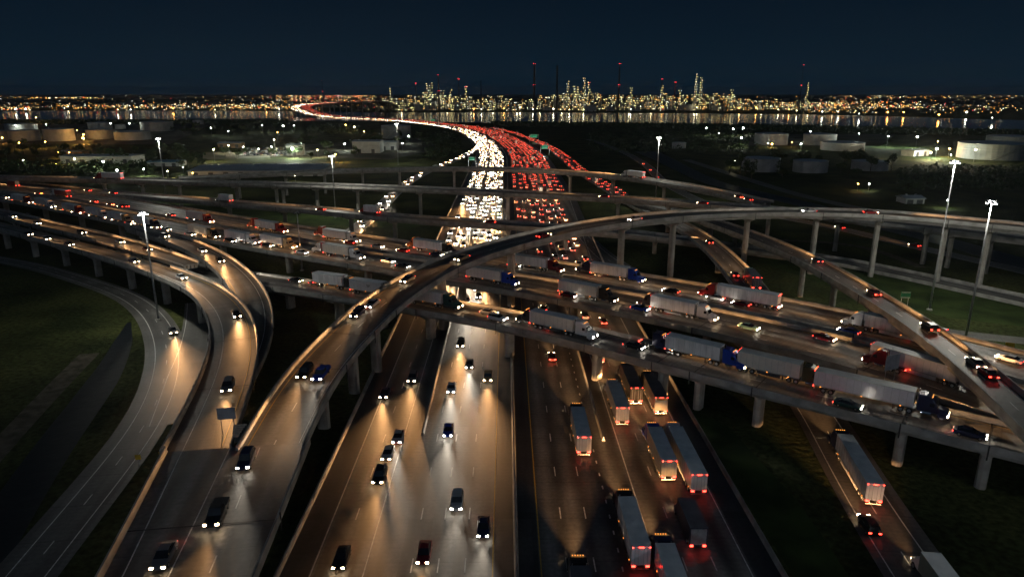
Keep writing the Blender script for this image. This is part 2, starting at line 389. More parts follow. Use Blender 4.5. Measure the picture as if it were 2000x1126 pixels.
ROADS = {}
_d = MB(); _d.box(-0.08, 0.08, -0.08, 0.08, -1.6, 0.97); DRAIN = _d.mesh('drain_pipe', M['joint'])
def flyover(name, label, pts, width, piers_px=None, marks=(), road='concrete_road', depth=1.45, group=None, spacing=34, ground=0.0, parapets=(1, 1), smooth=12,
            pier_s=None, col_w=2.4, key=None, rng=((0, 1), (0, 1))):
    """raised road: roadway, two parapets, girders, lane paint, joints, piers"""
    pa = Path(pts, 4.0, smooth); hw = hw_fn(width); ROADS[key or name] = pa; pa.hw = hw
    base = pa.p[0].copy(); base.z = 0
    root = thing(name, label, 'flyover', (0, 0, 0), 0, group)
    mb = MB(); strip(mb, pa, lambda f: -hw(f), lambda f: hw(f), 0.0); mb.build('roadway', M[road], root)
    for sgn, on, rg in zip((-1, 1), parapets, rng):
        if not on: continue
        mb = MB()
        sweep(mb, pa, lambda f, g=sgn: [(g * (hw(f) - 0.15), -0.32), (g * (hw(f) - 0.15), 0.12), (g * (hw(f) - 0.02), 0.38), (g * (hw(f) + 0.05), 0.95), (g * (hw(f) + 0.28), 0.95), (g * (hw(f) + 0.34), -0.32)], 0, rg[0] * pa.len, rg[1] * pa.len)
        mb.build('parapet', M['parapet'], root)
    mb = MB()
    sweep(mb, pa, lambda f: [(-hw(f) + 0.05, -0.33), (hw(f) - 0.05, -0.33), (hw(f) - 0.05, -0.02), (-hw(f) + 0.05, -0.02)])
    mb.build('deck_slab', M['girder'], root)
    ng = 4
    for k in range(ng):
        fr = -0.70 + 1.40 * k / (ng - 1)
        mb = MB(); sweep(mb, pa, lambda f, fr=fr: [(fr * hw(f) - 0.5, -depth), (fr * hw(f) + 0.5, -depth), (fr * hw(f) + 0.3, -0.35), (fr * hw(f) - 0.3, -0.35)])
        mb.build('girder', M['girder'], root)
    mk = {0: MB(), 1: MB()}
    for u, style, colr in marks:
        uf = (lambda f, u=u: u * (hw(f) if abs(u) <= 1 else 1.0)) if not callable(u) else u
        if style == 'dash': dashes(mk[colr], pa, uf, 0.014)
        else: strip(mk[colr], pa, lambda f, uf=uf: uf(f) - 0.08, lambda f, uf=uf: uf(f) + 0.08, 0.014)
    for c_, nm, mm in ((0, 'white_lane_paint', 'white_paint'), (1, 'yellow_lane_paint', 'yellow_paint')):
        if mk[c_].f: tag(mk[c_].build(nm, M[mm], root), kind='stuff')
    ss = []
    if pier_s is not None: ss = pier_s
    elif piers_px: ss = [pa.s_at_px(x) for x in piers_px]
    else:
        n = int(pa.len // spacing); ss = [spacing * (k + 0.5) for k in range(n)]
    for d in ss:
        p, t, nn = pa.at(d); h = hw(d / pa.len)
        if p.z - depth - ground > 1.2:
            a, b = pier_mesh(p.z - depth - 0.02, ground - 0.3, min(2 * h * 0.66, 11), col_w)
            o = link('pier', a, root, (p.x, p.y, 0)); o.rotation_euler = (0, 0, math.atan2(nn.y, nn.x))
            c = link('pier_cap', b, o)
        mj = MB(); strip(mj, pa, -h + 0.1, h - 0.1, 0.022, 0, d - 0.12, d + 0.12, 0.24); mj.build('expansion_joint', M['joint'], root)
        for g in (-1, 1):
            q = p + nn * (g * (h + 0.36)); link('drain_pipe', DRAIN, root, q)
    return pa
def ground_road(name, pts, width, mat_='old_road', dz=0.03, marks=(), edge=None, smooth=12, key=None):
    pa = Path(pts, 4.0, smooth); hw = hw_fn(width); ROADS[key or name] = pa; pa.hw = hw
    mb = MB(); strip(mb, pa, lambda f: -hw(f), lambda f: hw(f), dz)
    o = tag(mb.build(name, M[mat_]), kind='structure')
    mk = {0: MB(), 1: MB()}
    for u, style, colr in marks:
        uf = lambda f, u=u: u * (hw(f) if abs(u) <= 1 else 1.0)
        if style == 'dash': dashes(mk[colr], pa, uf, dz + 0.012)
        else: strip(mk[colr], pa, lambda f, uf=uf: uf(f) - 0.09, lambda f, uf=uf: uf(f) + 0.09, dz + 0.012)
    for c_, nm, mm in ((0, 'white_lane_paint', 'white_paint'), (1, 'yellow_lane_paint', 'yellow_paint')):
        if mk[c_].f: tag(mk[c_].build(nm, M[mm], o), kind='stuff')
    return pa
def mids(pairs):
    r = []
    for a, b, c, d, z in pairs:
        r.append((P(a, b, z) + P(c, d, z)) / 2)
    return r
# ================================================================== THE SETTING
def sheet(name, pts, m, z, kind='structure', parent=None):
    mb = MB(); mb.v = [(p[0], p[1], z) for p in pts]; mb.face(range(len(pts)), 0); o = mb.build(name, M[m], parent)
    if kind: tag(o, kind=kind)
    return o
sheet('ground', [(-30000, -3000), (30000, -3000), (30000, 45000), (-30000, 45000)], 'ground', 0.0)
near_bank = [(-900, 236), (-200, 237), (200, 237), (580, 236), (760, 236.5), (1000, 241), (1200, 243), (1400, 246), (1550, 252), (1700, 255), (1850, 259), (2000, 262), (2900, 268)]
far_bank = [(2900, 238), (2000, 235), (1850, 231), (1700, 226), (1500, 223), (1350, 221.5), (1000, 219.5), (750, 220), (580, 217), (300, 216), (0, 217), (-200, 218), (-900, 219)]
sheet('ship_channel_water', [P(x, y)[:2] for x, y in near_bank + far_bank], 'water', 0.06)
def pxs(l, z=0.0): return [P(a, b, z) for a, b in l]

# ---- main freeway
main_pts = [Vector((0, -90, 0)), Vector((0, 60, 0)), Vector((0, 300, 0)), Vector((0, 520, 0)), Vector((0, 640, 0))]
main_pts += [P(*a) for a in [(985, 301, 0), (972, 284, 0), (955, 270.5, 0), (928, 257, 0), (893, 248.5, 0), (846, 241.8, 0), (790, 235.8, 0), (720, 231.5, 0.5),
                             (650, 228, 1.5), (609, 221, 7), (586, 212, 18), (595, 205.5, 26), (630, 202, 30), (690, 199, 34), (722, 198, 35.5)]]
main_pts += [Vector((-462, 2600, 33)), Vector((-455, 2750, 18)), Vector((-452, 2880, 4))]
main = Path(main_pts, 6.0, 10); ROADS['main'] = main
def rt(f):                                                # right edge of the right carriageway widens past the flyovers
    d = f * main.len - 90
    return 33.3 + 6.5 * min(1, max(0, (d - 250) / 180))
s_bridge = main.near(P(650, 228))[0]
mb = MB()
strip(mb, main, -26.6, -1.7, 0.03, 0, 0, s_bridge); strip(mb, main, 4.4, rt, 0.03, 0, 0, s_bridge)
fw = tag(mb.build('freeway', M['concrete_road']), kind='structure')
mb = MB()
strip(mb, main, -30.6, -26.6, 0.03, 0, 0, s_bridge); strip(mb, main, -1.7, 4.4, 0.03, 0, 0, s_bridge); strip(mb, main, rt, lambda f: rt(f) + 3.6, 0.03, 0, 0, s_bridge)
mb.build('shoulder', M['asphalt'], fw)
mw, my = MB(), MB()
for u in (-26.4, -19.3, 20.6): strip(mw, main, u - 0.09, u + 0.09, 0.044, 0, 0, 900)
strip(mw, main, lambda f: rt(f) - 0.5, lambda f: rt(f) - 0.32, 0.044, 0, 0, 900)
for u in (-22.9, -13.0, -9.4, -5.7, 8.2, 12.0, 24.4, 28.4): dashes(mw, main, u, 0.044, 0, 700, 3.0, 9.0, 0.18)
dashes(mw, main, 15.7, 0.044, 0, 260, 1.0, 3.0, 0.22)
for u in (-1.95, 4.65): strip(my, main, u - 0.09, u + 0.09, 0.044, 0, 0, 900)
tag(mw.build('white_lane_paint', M['white_paint'], fw), kind='stuff'); tag(my.build('yellow_lane_paint', M['yellow_paint'], fw), kind='stuff')
def jersey(name, label, u, y0, y1, h=0.95, dual=False):
    mb = MB()
    def pr(f):
        c = u(f) if callable(u) else u
        return [(c - 0.34, 0.03), (c - 0.30, 0.12), (c - 0.14, 0.4), (c - 0.09, h), (c + 0.09, h), (c + 0.14, 0.4), (c + 0.30, 0.12), (c + 0.34, 0.03)]
    sweep(mb, main, pr, 0, y0 + 90, y1 + 90, 6)
    return tag(mb.build(name, M['parapet']), label, 'barrier')
jersey('concrete_barrier', 'pale concrete barrier along the left edge of the freeway', -30.75, -80, 640)
jersey('concrete_barrier', 'concrete barrier between the two headlight carriageways, tapering end towards the viewer', -15.9, 117, 900)
jersey('concrete_barrier', 'central concrete barrier splitting headlights from tail lights', 1.3, -80, 1500, 1.1)
jersey('concrete_barrier', 'short concrete barrier beside the column of trucks on the right carriageway', 18.0, 114, 300)
jersey('concrete_barrier', 'concrete edge barrier on the far right shoulder of the freeway', lambda f: rt(f) + 3.75, -80, 330, 0.85)
# ---- the far part of the freeway climbs to a high bridge over the channel
mb = MB(); strip(mb, main, -27, -1.7, 0.03, 0, s_bridge); strip(mb, main, -1.7, 34, 0.03, 0, s_bridge)
br = thing('channel_bridge', 'high curved bridge carrying the freeway over the ship channel, streaming with lights', 'bridge')
mb.build('roadway', M['concrete_road'], br)
mb = MB(); sweep(mb, main, lambda f: [(-27.5, -2.6), (34.5, -2.6), (34.5, -0.02), (-27.5, -0.02)], 0, s_bridge, None, 8); mb.build('girder', M['girder'], br)
for g, u in ((0, -27.3), (1, 34.3)):
    mb = MB(); sweep(mb, main, lambda f, u=u: [(u - 0.2, 0.03), (u + 0.2, 0.03), (u + 0.15, 1.0), (u - 0.15, 1.0)], 0, s_bridge, None, 8); mb.build('parapet', M['parapet'], br)
d = s_bridge + 40
while d < main.len - 60:
    p, t, nn = main.at(d)
    if p.z > 5:
        for u in (-17, 20):
            q = p + nn * u; mb = MB()
            mb.box(-2, 2, -1.5, 1.5, -0.3, p.z - 2.62); o = mb.build('pier', M['pier'], br); o.location = (q.x, q.y, 0); o.rotation_euler = (0, 0, math.atan2(nn.y, nn.x))
    d += 48

# ---- ground roads and tracks
EDGE = ((-0.86, 'solid', 0), (0.86, 'solid', 0))
ground_road('frontage_road', pxs([(-60, 496), (0, 507), (80, 523), (160, 547), (240, 574), (290, 607), (318, 652), (326, 700), (312, 770), (270, 850), (180, 962), (70, 1095), (-40, 1230)]),
            [(0, 7), (0.35, 7.5), (0.6, 9.2), (1, 9.2)], 'old_road', 0.03, ((-0.62, 'solid', 0), (0.5, 'solid', 0), (-0.05, 'dash', 0)), key='R5')
ground_road('frontage_branch_road', pxs([(384, 590), (386, 640), (372, 705), (345, 770), (318, 830)]), [(0, 6.5), (0.7, 9), (1, 6)], 'old_road', 0.036, ((-0.8, 'solid', 0), (0.8, 'solid', 0)), key='R5b')
ground_road('dirt_path', pxs([(175, 690), (120, 745), (60, 808), (0, 872), (-60, 940)]), 4.6, 'dirt', 0.02)
ground_road('drainage_ditch_water', pxs([(252, 630), (232, 690), (190, 760), (120, 850), (62, 935), (0, 1030), (-60, 1130)]), [(0, 1.0), (0.15, 4.5), (0.4, 7), (1, 7.5)], 'ditch', 0.025)
ground_road('exit_road', pxs([(1120, 440), (1180, 500), (1250, 545), (1330, 590), (1410, 632), (1480, 676), (1540, 730), (1590, 790), (1640, 876), (1690, 962), (1762, 1075), (1850, 1200)]),
            [(0, 6), (0.3, 9.5), (1, 9.8)], 'old_road', 0.024, ((-0.55, 'solid', 0), (0.72, 'solid', 0), (0.08, 'dash', 0)), key='X')
ground_road('collector_road', pxs([(955, 248.5), (1000, 259), (1040, 273), (1075, 289), (1105, 310), (1130, 331), (1160, 350), (1193, 369), (1228, 392), (1262, 405)]), 13, 'concrete_road', 0.036, EDGE, key='K')
ground_road('frontage_far_road', pxs([(1150, 272), (1185, 284), (1230, 303), (1265, 325), (1292, 352), (1340, 380), (1400, 402), (1545, 428), (1640, 446), (1780, 480), (2010, 532), (2200, 580)]), 8.5, 'old_road', 0.03, EDGE, key='J')
ground_road('exit_ramp_road', pxs([(940, 283), (925, 294), (900, 308), (865, 322), (825, 340), (795, 357), (768, 380), (742, 405), (716, 430), (690, 452), (650, 490)]), 9, 'old_road', 0.036, EDGE, key='E')
ground_road('service_road', pxs([(1340, 312), (1400, 331), (1460, 350), (1560, 380), (1700, 411), (1850, 432), (2050, 452)]), 9, 'old_road', 0.02)
ground_road('canal_water', pxs([(1262, 296), (1300, 313), (1340, 333), (1392, 356), (1480, 378), (1580, 401), (1720, 440), (1850, 472), (2030, 524)]), [(0, 26), (0.4, 16), (1, 15)], 'ditch', 0.022)
ground_road('concrete_path', pxs([(1500, 468), (1560, 470), (1640, 474), (1710, 486), (1760, 507), (1800, 522)]), 4.0, 'dirt', 0.03)
ground_road('service_lane', pxs([(1800, 640), (1850, 652), (1930, 658), (2050, 670)]), 6.0, 'old_road', 0.03)
lawns = [[(250, 383), (330, 391), (470, 402), (640, 417), (830, 437), (800, 447), (650, 440), (480, 424), (330, 405)],
         [(1500, 480), (1620, 500), (1800, 540), (2020, 590), (2020, 640), (1850, 620), (1650, 570), (1480, 510)],
         [(1640, 278), (1720, 278), (1830, 290), (1900, 305), (2040, 309), (2040, 322), (1900, 312), (1700, 304), (1650, 295)],
         [(1350, 800), (1420, 830), (1560, 980), (1660, 1126), (1560, 1140), (1470, 1000), (1380, 850)]]
for l in lawns: sheet('lawn', [P(x, y)[:2] for x, y in l], 'lawn', 0.012)
yards = [[(380, 300), (600, 282), (830, 268), (860, 290), (760, 312), (560, 306), (400, 312)], [(0, 282), (0, 240), (420, 240), (330, 282)], [(1450, 285), (1450, 262), (1750, 262), (1720, 285)]]
for l in yards: sheet('yard', [P(x, y)[:2] for x, y in l], 'yard', 0.012)

# ---- raised roads
ab = Path([Vector(v) for v in [(-420, 445, 9), (-340, 413, 9), (-282.8, 384, 9), (-244, 366, 9), (-192, 330, 9), (-141.2, 294, 9), (-98.3, 264.8, 9), (-51.7, 235, 9), (-20, 216, 9), (9.4, 198, 9),
                               (24, 188.5, 9), (42.6, 175, 9), (54, 166, 9), (64, 157, 9), (77, 145.5, 9), (87, 134, 9), (95, 122, 9), (104, 106, 9), (125, 66, 9)]], 4, 20)
def off(pa, u): return [p + n * u for p, n in list(zip(pa.p, pa.n))[::6]] + [pa.p[-1] + pa.n[-1] * u]
LN4 = ((-0.88, 'solid', 1), (0.86, 'solid', 0), (-0.42, 'dash', 0), (0.0, 'dash', 0), (0.42, 'dash', 0))
flyover('cross_highway_far_deck', 'wide raised highway deck crossing the freeway, the farther of the middle pair', off(ab, -10.3), 17.4, None, LN4, spacing=38, key='A', col_w=2.6)
flyover('cross_highway_near_deck', 'wide raised highway deck crossing the freeway, the nearer of the middle pair', off(ab, 10.3), 17.4, None, LN4, spacing=38, key='B', col_w=2.6)
cpts = [(-150, 258, 4), (-112, 228, 4.5), (-74, 202.5, 6.5), (-43, 183.5, 8), (-5, 161, 9), (17.5, 145.5, 9), (41, 126.5, 9), (72, 103, 9), (84, 94, 9), (110, 74, 9), (150, 40, 9)]
flyover('collector_viaduct', 'narrow raised viaduct lined with trucks, nearest of the decks crossing the freeway', cpts, 11.2, [520, 560, 655, 745, 850, 998, 1160, 1293, 1352, 1502, 1757, 1960],
        ((-0.82, 'solid', 1), (0.82, 'solid', 0), (0.0, 'dash', 0)), key='C', col_w=3.0)
gore = [(-24, -30, 9), (-31, 20, 9.5), (-36.7, 65, 10), (-40.3, 92.5, 11)]
flyover('merged_ramp', 'broad grey ramp deck at lower left where two curved ramps join', gore, [(0, 11), (0.4, 11), (0.76, 16.6), (1, 20.4)], None,
        ((lambda f: -hw_fn([(0, 11), (0.4, 11), (0.76, 16.6), (1, 20.4)])(f) + 2.2, 'solid', 0), (-1.2, 'solid', 0), (3.2, 'dash', 0)), spacing=30, key='G')
r1 = mids([(483, 848, 600, 862, 11), (560, 732, 657, 732, 12), (650, 640, 735, 650, 13.5), (720, 580, 795, 590, 15), (860, 503, 895, 527, 17.5), (1000, 461, 1025, 484, 19.5), (1140, 433, 1165, 450, 21),
           (1300, 415.5, 1315, 429, 22), (1475, 410, 1475, 420, 22), (1720, 413, 1720, 424, 22), (2000, 439, 2000, 450, 21)])
r1.insert(0, r1[0] + (r1[0] - r1[1]).normalized() * 3.5 + Vector((0, 0, -0.05))); r1[1].z -= 0.04
r1.append(r1[-1] + (r1[-1] - r1[-2]).normalized() * 80)
flyover('curved_flyover', 'tall curved flyover ramp sweeping up over the freeway to the right edge', r1, [(0, 9.4), (0.15, 10.4), (1, 11.6)], [622, 690, 727, 855, 991, 1218, 1325, 1465, 1595, 1712, 1850, 1935],
        ((-0.8, 'solid', 1), (0.8, 'solid', 0), (0.02, 'dash', 0)), key='R1', col_w=2.5)
r2 = pxs([(-150, 405)], 9) + [P(*a) for a in [(0, 441, 9), (70, 459, 9), (145, 478, 9), (245, 506, 9.5), (335, 537, 10), (392, 560, 10.4), (432, 592, 10.8), (455, 632, 11), (459, 672, 11), (447, 734, 11), (393, 860, 11)]]
r2.append(r2[-1] + (r2[-1] - r2[-2]).normalized() * 3.5 + Vector((0, 0, -0.05))); r2[-2].z -= 0.04
flyover('left_ramp', 'grey curved ramp with a white edge line descending to the lower left junction', r2, [(0, 7.5), (0.6, 8), (0.8, 9.2), (1, 9.4)], None,
        ((0.45, 'solid', 0), (-0.72, 'solid', 1)), spacing=26, key='R2', rng=((0.62, 1), (0, 1)))
r4 = [P(*a) for a in [(-150, 388, 8), (0, 417, 8), (80, 437, 8), (160, 455, 8.3), (235, 474, 8.8), (290, 489, 9.3), (330, 501, 9.75), (372, 516, 10.05)]]
flyover('merging_ramp', 'upper left ramp with short headlight streaks running beside the curved ramp', r4, [(0, 8), (0.8, 8), (1, 5)], None, ((0.8, 'solid', 0), (-0.8, 'solid', 1)), spacing=30, key='R4', rng=((0, 1), (0, 0.80)))
r3 = [P(*a) for a in [(255, 445, 8.9), (318, 461, 8.93), (372, 480, 8.8), (425, 507, 8.4), (466, 542, 8), (490, 580, 7.6), (499, 620, 7.0), (494, 660, 6.2), (478, 705, 5), (450, 750, 3.5), (415, 800, 1.5)]]
flyover('inner_loop_ramp', 'curved loop ramp leaving the cross highway and dipping under the grey ramp', r3, [(0, 4), (0.15, 8.4), (1, 9)], None, ((0.72, 'solid', 1), (-0.6, 'solid', 0)), spacing=24, key='R3')
f3 = [P(*a) for a in [(-120, 348, 9), (50, 361, 9), (130, 368.5, 9), (210, 377.5, 9), (400, 392, 9.5), (480, 399.5, 9.5), (600, 408, 10), (660, 414, 10), (800, 427, 10), (1000, 439.5, 9.5), (1080, 445, 9), (1200, 453.5, 8),
                      (1280, 462, 7), (1360, 472, 5), (1450, 486, 2.6), (1560, 500, 0.8), (1640, 511, 0.5), (1800, 544, 0.5), (2000, 588, 0.5), (2200, 632, 0.5)]]
flyover('low_crossing_ramp', 'low straight ramp crossing the freeway just behind the middle highway', f3, 10.4, [200, 275, 452, 550, 690, 770, 985, 1110, 1275], ((-0.82, 'solid', 0), (0.82, 'solid', 1)), key='F3', col_w=2.0)
f2 = [P(*a) for a in [(-150, 341, 12), (0, 347, 13), (150, 350, 14), (300, 353, 14), (400, 356.5, 14), (600, 361.5, 14), (800, 368.5, 14), (1000, 377, 14), (1200, 387.5, 14), (1300, 394, 14), (1400, 401, 14), (1500, 409, 14),
                      (1600, 419, 14), (1700, 431, 14), (1830, 446, 14), (2000, 466, 14), (2200, 492, 14)]]
flyover('middle_crossing_ramp', 'straight ramp crossing the freeway between two others and running on behind the tall flyover', f2, 11.5, [200, 275, 345, 455, 534, 552, 615, 695, 827, 985, 1215, 1308, 1390, 1500, 1648, 1805, 1860, 1930], ((-0.82, 'solid', 0), (0.82, 'solid', 1)), key='F2', col_w=2.0)
f1 = [P(*a) for a in [(352, 349.5, 14), (420, 345.5, 14), (500, 341, 14), (640, 334.5, 14), (800, 330.3, 14), (930, 329.5, 14), (1000, 331, 14), (1100, 335.5, 14), (1200, 344, 14), (1280, 354, 14), (1360, 367.5, 14), (1430, 382, 14), (1490, 396, 14.2)]]
flyover('far_crossing_ramp', 'farthest arched ramp crossing above the traffic jam', f1, 11, [470, 555, 630, 709, 785, 890, 1110, 1196, 1296], ((-0.82, 'solid', 0), (0.82, 'solid', 1)), key='F1', col_w=2.0)
f5 = [P(*a) for a in [(1228, 393, 1.5), (1290, 406, 3.5), (1345, 420, 6), (1400, 437, 8.5), (1475, 464, 10.5), (1575, 507, 12.3), (1680, 567, 13.6), (1760, 615, 14), (1825, 660, 14), (1900, 720, 14), (1975, 785, 14), (2050, 858, 14)]]
flyover('diagonal_ramp', 'narrow ramp slanting down the right side over the middle highway', f5, [(0, 9.4), (0.5, 8.6), (0.75, 6.8), (1, 6.0)], [1385, 1440, 1567, 1637, 1705], ((-0.78, 'solid', 0), (0.78, 'solid', 1), (0.0, 'dash', 0)), key='F5', col_w=1.8, road='dimmed_concrete')
f4 = [P(*a) for a in [(1236, 400, 1.0), (1285, 420, 2.5), (1338, 446, 4.5), (1378, 472, 6), (1415, 504, 7.2), (1450, 545, 8.2), (1474, 578, 8.9)]]
flyover('entry_ramp', 'short curved entry ramp with a truck leaving the middle highway', f4, [(0, 6), (0.25, 9.5), (1, 8.5)], None, ((-0.72, 'solid', 0), (0.72, 'solid', 1), (0.05, 'dash', 0)), spacing=60, key='F4')
# ================================================================== VEHICLES
def loft(mb, st, m=0):
    """stations (x, half width, z bottom, z shoulder, half width top, z top)"""
    mb.rings([[(x, -w * 0.9, zb), (x, w * 0.9, zb), (x, w, zb + 0.12), (x, w, zs), (x, wt, zt), (x, -wt, zt), (x, -w, zs), (x, -w, zb + 0.12)] for x, w, zb, zs, wt, zt in st], m)
def frustum(mb, x0, x1, w0, z0, x2, x3, w1, z1, m=0):
    mb.rings([[(x0, -w0, z0), (x1, -w0, z0), (x1, w0, z0), (x0, w0, z0)], [(x2, -w1, z1), (x3, -w1, z1), (x3, w1, z1), (x2, w1, z1)]], m)
def wheel_mesh(r, w, name='wheel'):
    mb = MB(); mb.tube([(r * 0.92, -w / 2), (r, -w / 3), (r, w / 3), (r * 0.92, w / 2)], 12, 0, True, 'y')
    me = mb.mesh(name, M['tyre']); rm = MB(); rm.tube([(r * 0.55, -w / 2 - 0.02), (r * 0.6, 0), (r * 0.55, w / 2 + 0.02)], 10, 0, True, 'y')
    return me, rm.mesh('rim', M['rim'])
def boxmesh(name, mat_, *bx):
    mb = MB()
    for b in bx: mb.box(*b)
    return mb.mesh(name, M[mat_])
WHEEL, RIM = wheel_mesh(0.33, 0.24)
CARS = {
 'sedan': dict(body=[(-2.35, .72, .38, .78, .66, .86), (-2.2, .87, .26, .86, .80, .97), (-1.5, .92, .22, .9, .82, 1.02), (0, .92, .2, .88, .82, .98), (1.1, .92, .22, .85, .78, .93), (2.05, .86, .25, .7, .72, .80), (2.35, .68, .36, .58, .6, .66)],
               glass=(-1.8, 1.1, .80, .97, -1.05, .2, .62, 1.42), roof=(-1.07, .22, .625, 1.42, -.98, .12, .58, 1.47), wx=(-1.4, 1.42), fr=2.3, lz=.62, tz=.68, lw=.62),
 'suv': dict(body=[(-2.4, .82, .42, 1.0, .76, 1.1), (-2.3, .92, .32, 1.05, .86, 1.15), (-1.2, .95, .28, 1.05, .87, 1.15), (.9, .95, .28, 1.0, .85, 1.1), (2.0, .9, .3, .92, .78, 1.02), (2.4, .75, .4, .75, .66, .85)],
             glass=(-2.25, 1.1, .84, 1.12, -2.0, .35, .70, 1.70), roof=(-2.05, .37, .71, 1.70, -1.9, .25, .66, 1.78), wx=(-1.45, 1.45), fr=2.36, lz=.78, tz=.88, lw=.68),
 'pickup': dict(body=[(-2.8, .9, .5, 1.0, .9, 1.05), (-2.75, .95, .42, 1.05, .92, 1.1), (-.8, .95, .38, 1.05, .9, 1.1), (-.6, .95, .36, 1.06, .88, 1.15), (1.1, .95, .36, 1.05, .86, 1.12), (2.4, .92, .4, .95, .82, 1.06), (2.75, .8, .5, .8, .7, .9)],
                glass=(-.8, 1.25, .84, 1.1, -.6, .6, .70, 1.72), roof=(-.62, .62, .71, 1.72, -.5, .5, .66, 1.80), wx=(-1.7, 1.75), fr=2.72, lz=.85, tz=.85, lw=.72),
}
for k, c in CARS.items():
    mb = MB(); loft(mb, c['body']); c['body_me'] = mb.mesh('body', M['trailer'])
    mb = MB(); frustum(mb, *c['glass']); c['glass_me'] = mb.mesh('window_glass', M['glass'])
    mb = MB(); frustum(mb, *c['roof']); c['roof_me'] = mb.mesh('roof', M['trailer'])
    f, z, w = c['fr'], c['lz'], c['lw']
    c['head_me'] = boxmesh('headlight', 'headlight', (f - .12, f + .05, -.2, .2, -.1, .1)); c['headw_me'] = boxmesh('headlight', 'headlight_warm', (f - .12, f + .05, -.2, .2, -.1, .1))
    c['tail_me'] = boxmesh('tail_light', 'taillight', (-f - .06, -f + .1, -.19, .19, -.1, .1))
    # small version in one mesh: body, glass, dark, lamps
    mb = MB(); loft(mb, c['body'], 0); frustum(mb, *c['glass'], 1); frustum(mb, *c['roof'], 0)
    for x in c['wx']:
        for g in (-1, 1): mb.box(x - .32, x + .32, g * .8 - .13, g * .8 + .13, .01, .62, 2)
    for g in (-1, 1):
        mb.box(f - .1, f + .06, g * w - .22, g * w + .22, z - .13, z + .13, 3); mb.box(-f - .07, -f + .1, g * w - .22, g * w + .22, c['tz'] - .12, c['tz'] + .12, 4)
    c['small'] = mb.mesh('car', [M['trailer'], M['glass'], M['tyre'], M['jam_head'], M['jam_tail']])
    mb = MB(); loft(mb, c['body'], 0); frustum(mb, *c['glass'], 1); frustum(mb, *c['roof'], 0)
    for x in c['wx']:
        for g in (-1, 1): mb.box(x - .32, x + .32, g * .8 - .13, g * .8 + .13, .01, .62, 2)
    c['parked'] = mb.mesh('parked_car', [M['trailer'], M['glass'], M['tyre']])
def recolor(o, m):
    sl = o.material_slots[0]; sl.link = 'OBJECT'; sl.material = m
def road_pose(road, px, py, dr, shift=0.0):
    pa = ROADS[road]; z = 0.03
    for _ in range(3):
        d, u = pa.near(P(px, py, z)); p, t, n = pa.at(d); z = p.z
    lim = (pa.hw(d / pa.len) - 1.9) if hasattr(pa, 'hw') else 99
    u = max(-lim, min(lim, u)); d += shift * dr
    p, t, n = pa.at(d); q = p + n * u; a = math.atan2(t.y * dr, t.x * dr)
    pitch = 0.0
    p2 = pa.at(d + 6)[0]; p1 = pa.at(d - 6)[0]; dz = (p2.z - p1.z) / 12.0 * dr
    return Vector((q.x, q.y, q.z + 0.035)), a, -math.atan(dz)
WARM, COOL = (1.0, 0.49, 0.18), (1.0, 0.86, 0.68)
def low_beam(name, col, power, drop=0.0):
    """dipped headlamp: a spot whose strength grows towards the horizon and stops at a cut-off, as real low beams do"""
    l = bpy.data.lights.new(name, 'SPOT'); l.energy = power * 900.0; l.color = col; l.shadow_soft_size = 0.3; l.spot_size = R(44); l.spot_blend = 1.0
    l.use_nodes = True; n = l.node_tree; em = n.nodes['Emission']
    ge = n.nodes.new('ShaderNodeNewGeometry'); se = n.nodes.new('ShaderNodeSeparateXYZ'); n.links.new(ge.outputs['Incoming'], se.inputs[0])
    dn = math_node(n, 'SUBTRACT', math_node(n, 'MULTIPLY', se.outputs[2], BEAM_SIGN), drop)    # drop: how far the road ahead falls away
    inv = math_node(n, 'MAXIMUM', dn, 0.023)
    s = math_node(n, 'DIVIDE', 1.0 / 900.0, math_node(n, 'MULTIPLY', inv, inv))
    mr = n.nodes.new('ShaderNodeMapRange'); mr.interpolation_type = 'SMOOTHSTEP'
    mr.inputs[1].default_value = -0.004; mr.inputs[2].default_value = 0.024; mr.inputs[3].default_value = 0.02; mr.inputs[4].default_value = 1.0
    n.links.new(dn, mr.inputs[0])
    n.links.new(math_node(n, 'MULTIPLY', s, mr.outputs[0]), em.inputs[1])
    return l
BEAM_SIGN = -1.0
BEAMS = {}
KINDS = {True: ('low_beam_warm', WARM, 44.0), False: ('low_beam_white', COOL, 20.0), 'truck': ('low_beam_truck', WARM, 100.0)}
def beam(parent, x, z, warm=True, tilt=3.5):
    drop = round(math.sin(parent.rotation_euler.y) / 0.015) * 0.015
    k = (warm, drop)
    if k not in BEAMS: BEAMS[k] = low_beam(*KINDS[warm], drop)
    o = link('light', BEAMS[k], parent, (x, 0, z)); o.rotation_euler = (0, -R(90 - tilt), 0)
def car(kind, rgb, px, py, road, dr, label, group=None, warm=True, lights=True):
    c = CARS[kind]; loc, a, pt = road_pose(road, px, py, dr)
    root = thing(kind + '_car' if kind != 'pickup' else 'pickup_truck', label, 'car' if kind != 'pickup' else 'pickup', loc, a, group); root.rotation_euler = (0, pt, a)
    m = paint(rgb)
    recolor(link('body', c['body_me'], root), m); link('window_glass', c['glass_me'], root); recolor(link('roof', c['roof_me'], root), m)
    for x in c['wx']:
        for g in (-1, 1):
            w = link('wheel', WHEEL, root, (x, g * 0.8, 0.33)); link('rim', RIM, w)
    for g in (-1, 1):
        link('headlight', c['headw_me' if warm else 'head_me'], root, (0, g * c['lw'], c['lz'])); link('tail_light', c['tail_me'], root, (0, g * c['lw'], c['tz']))
    beam(root, c['fr'] + 0.25, c['lz'], warm)
    return root
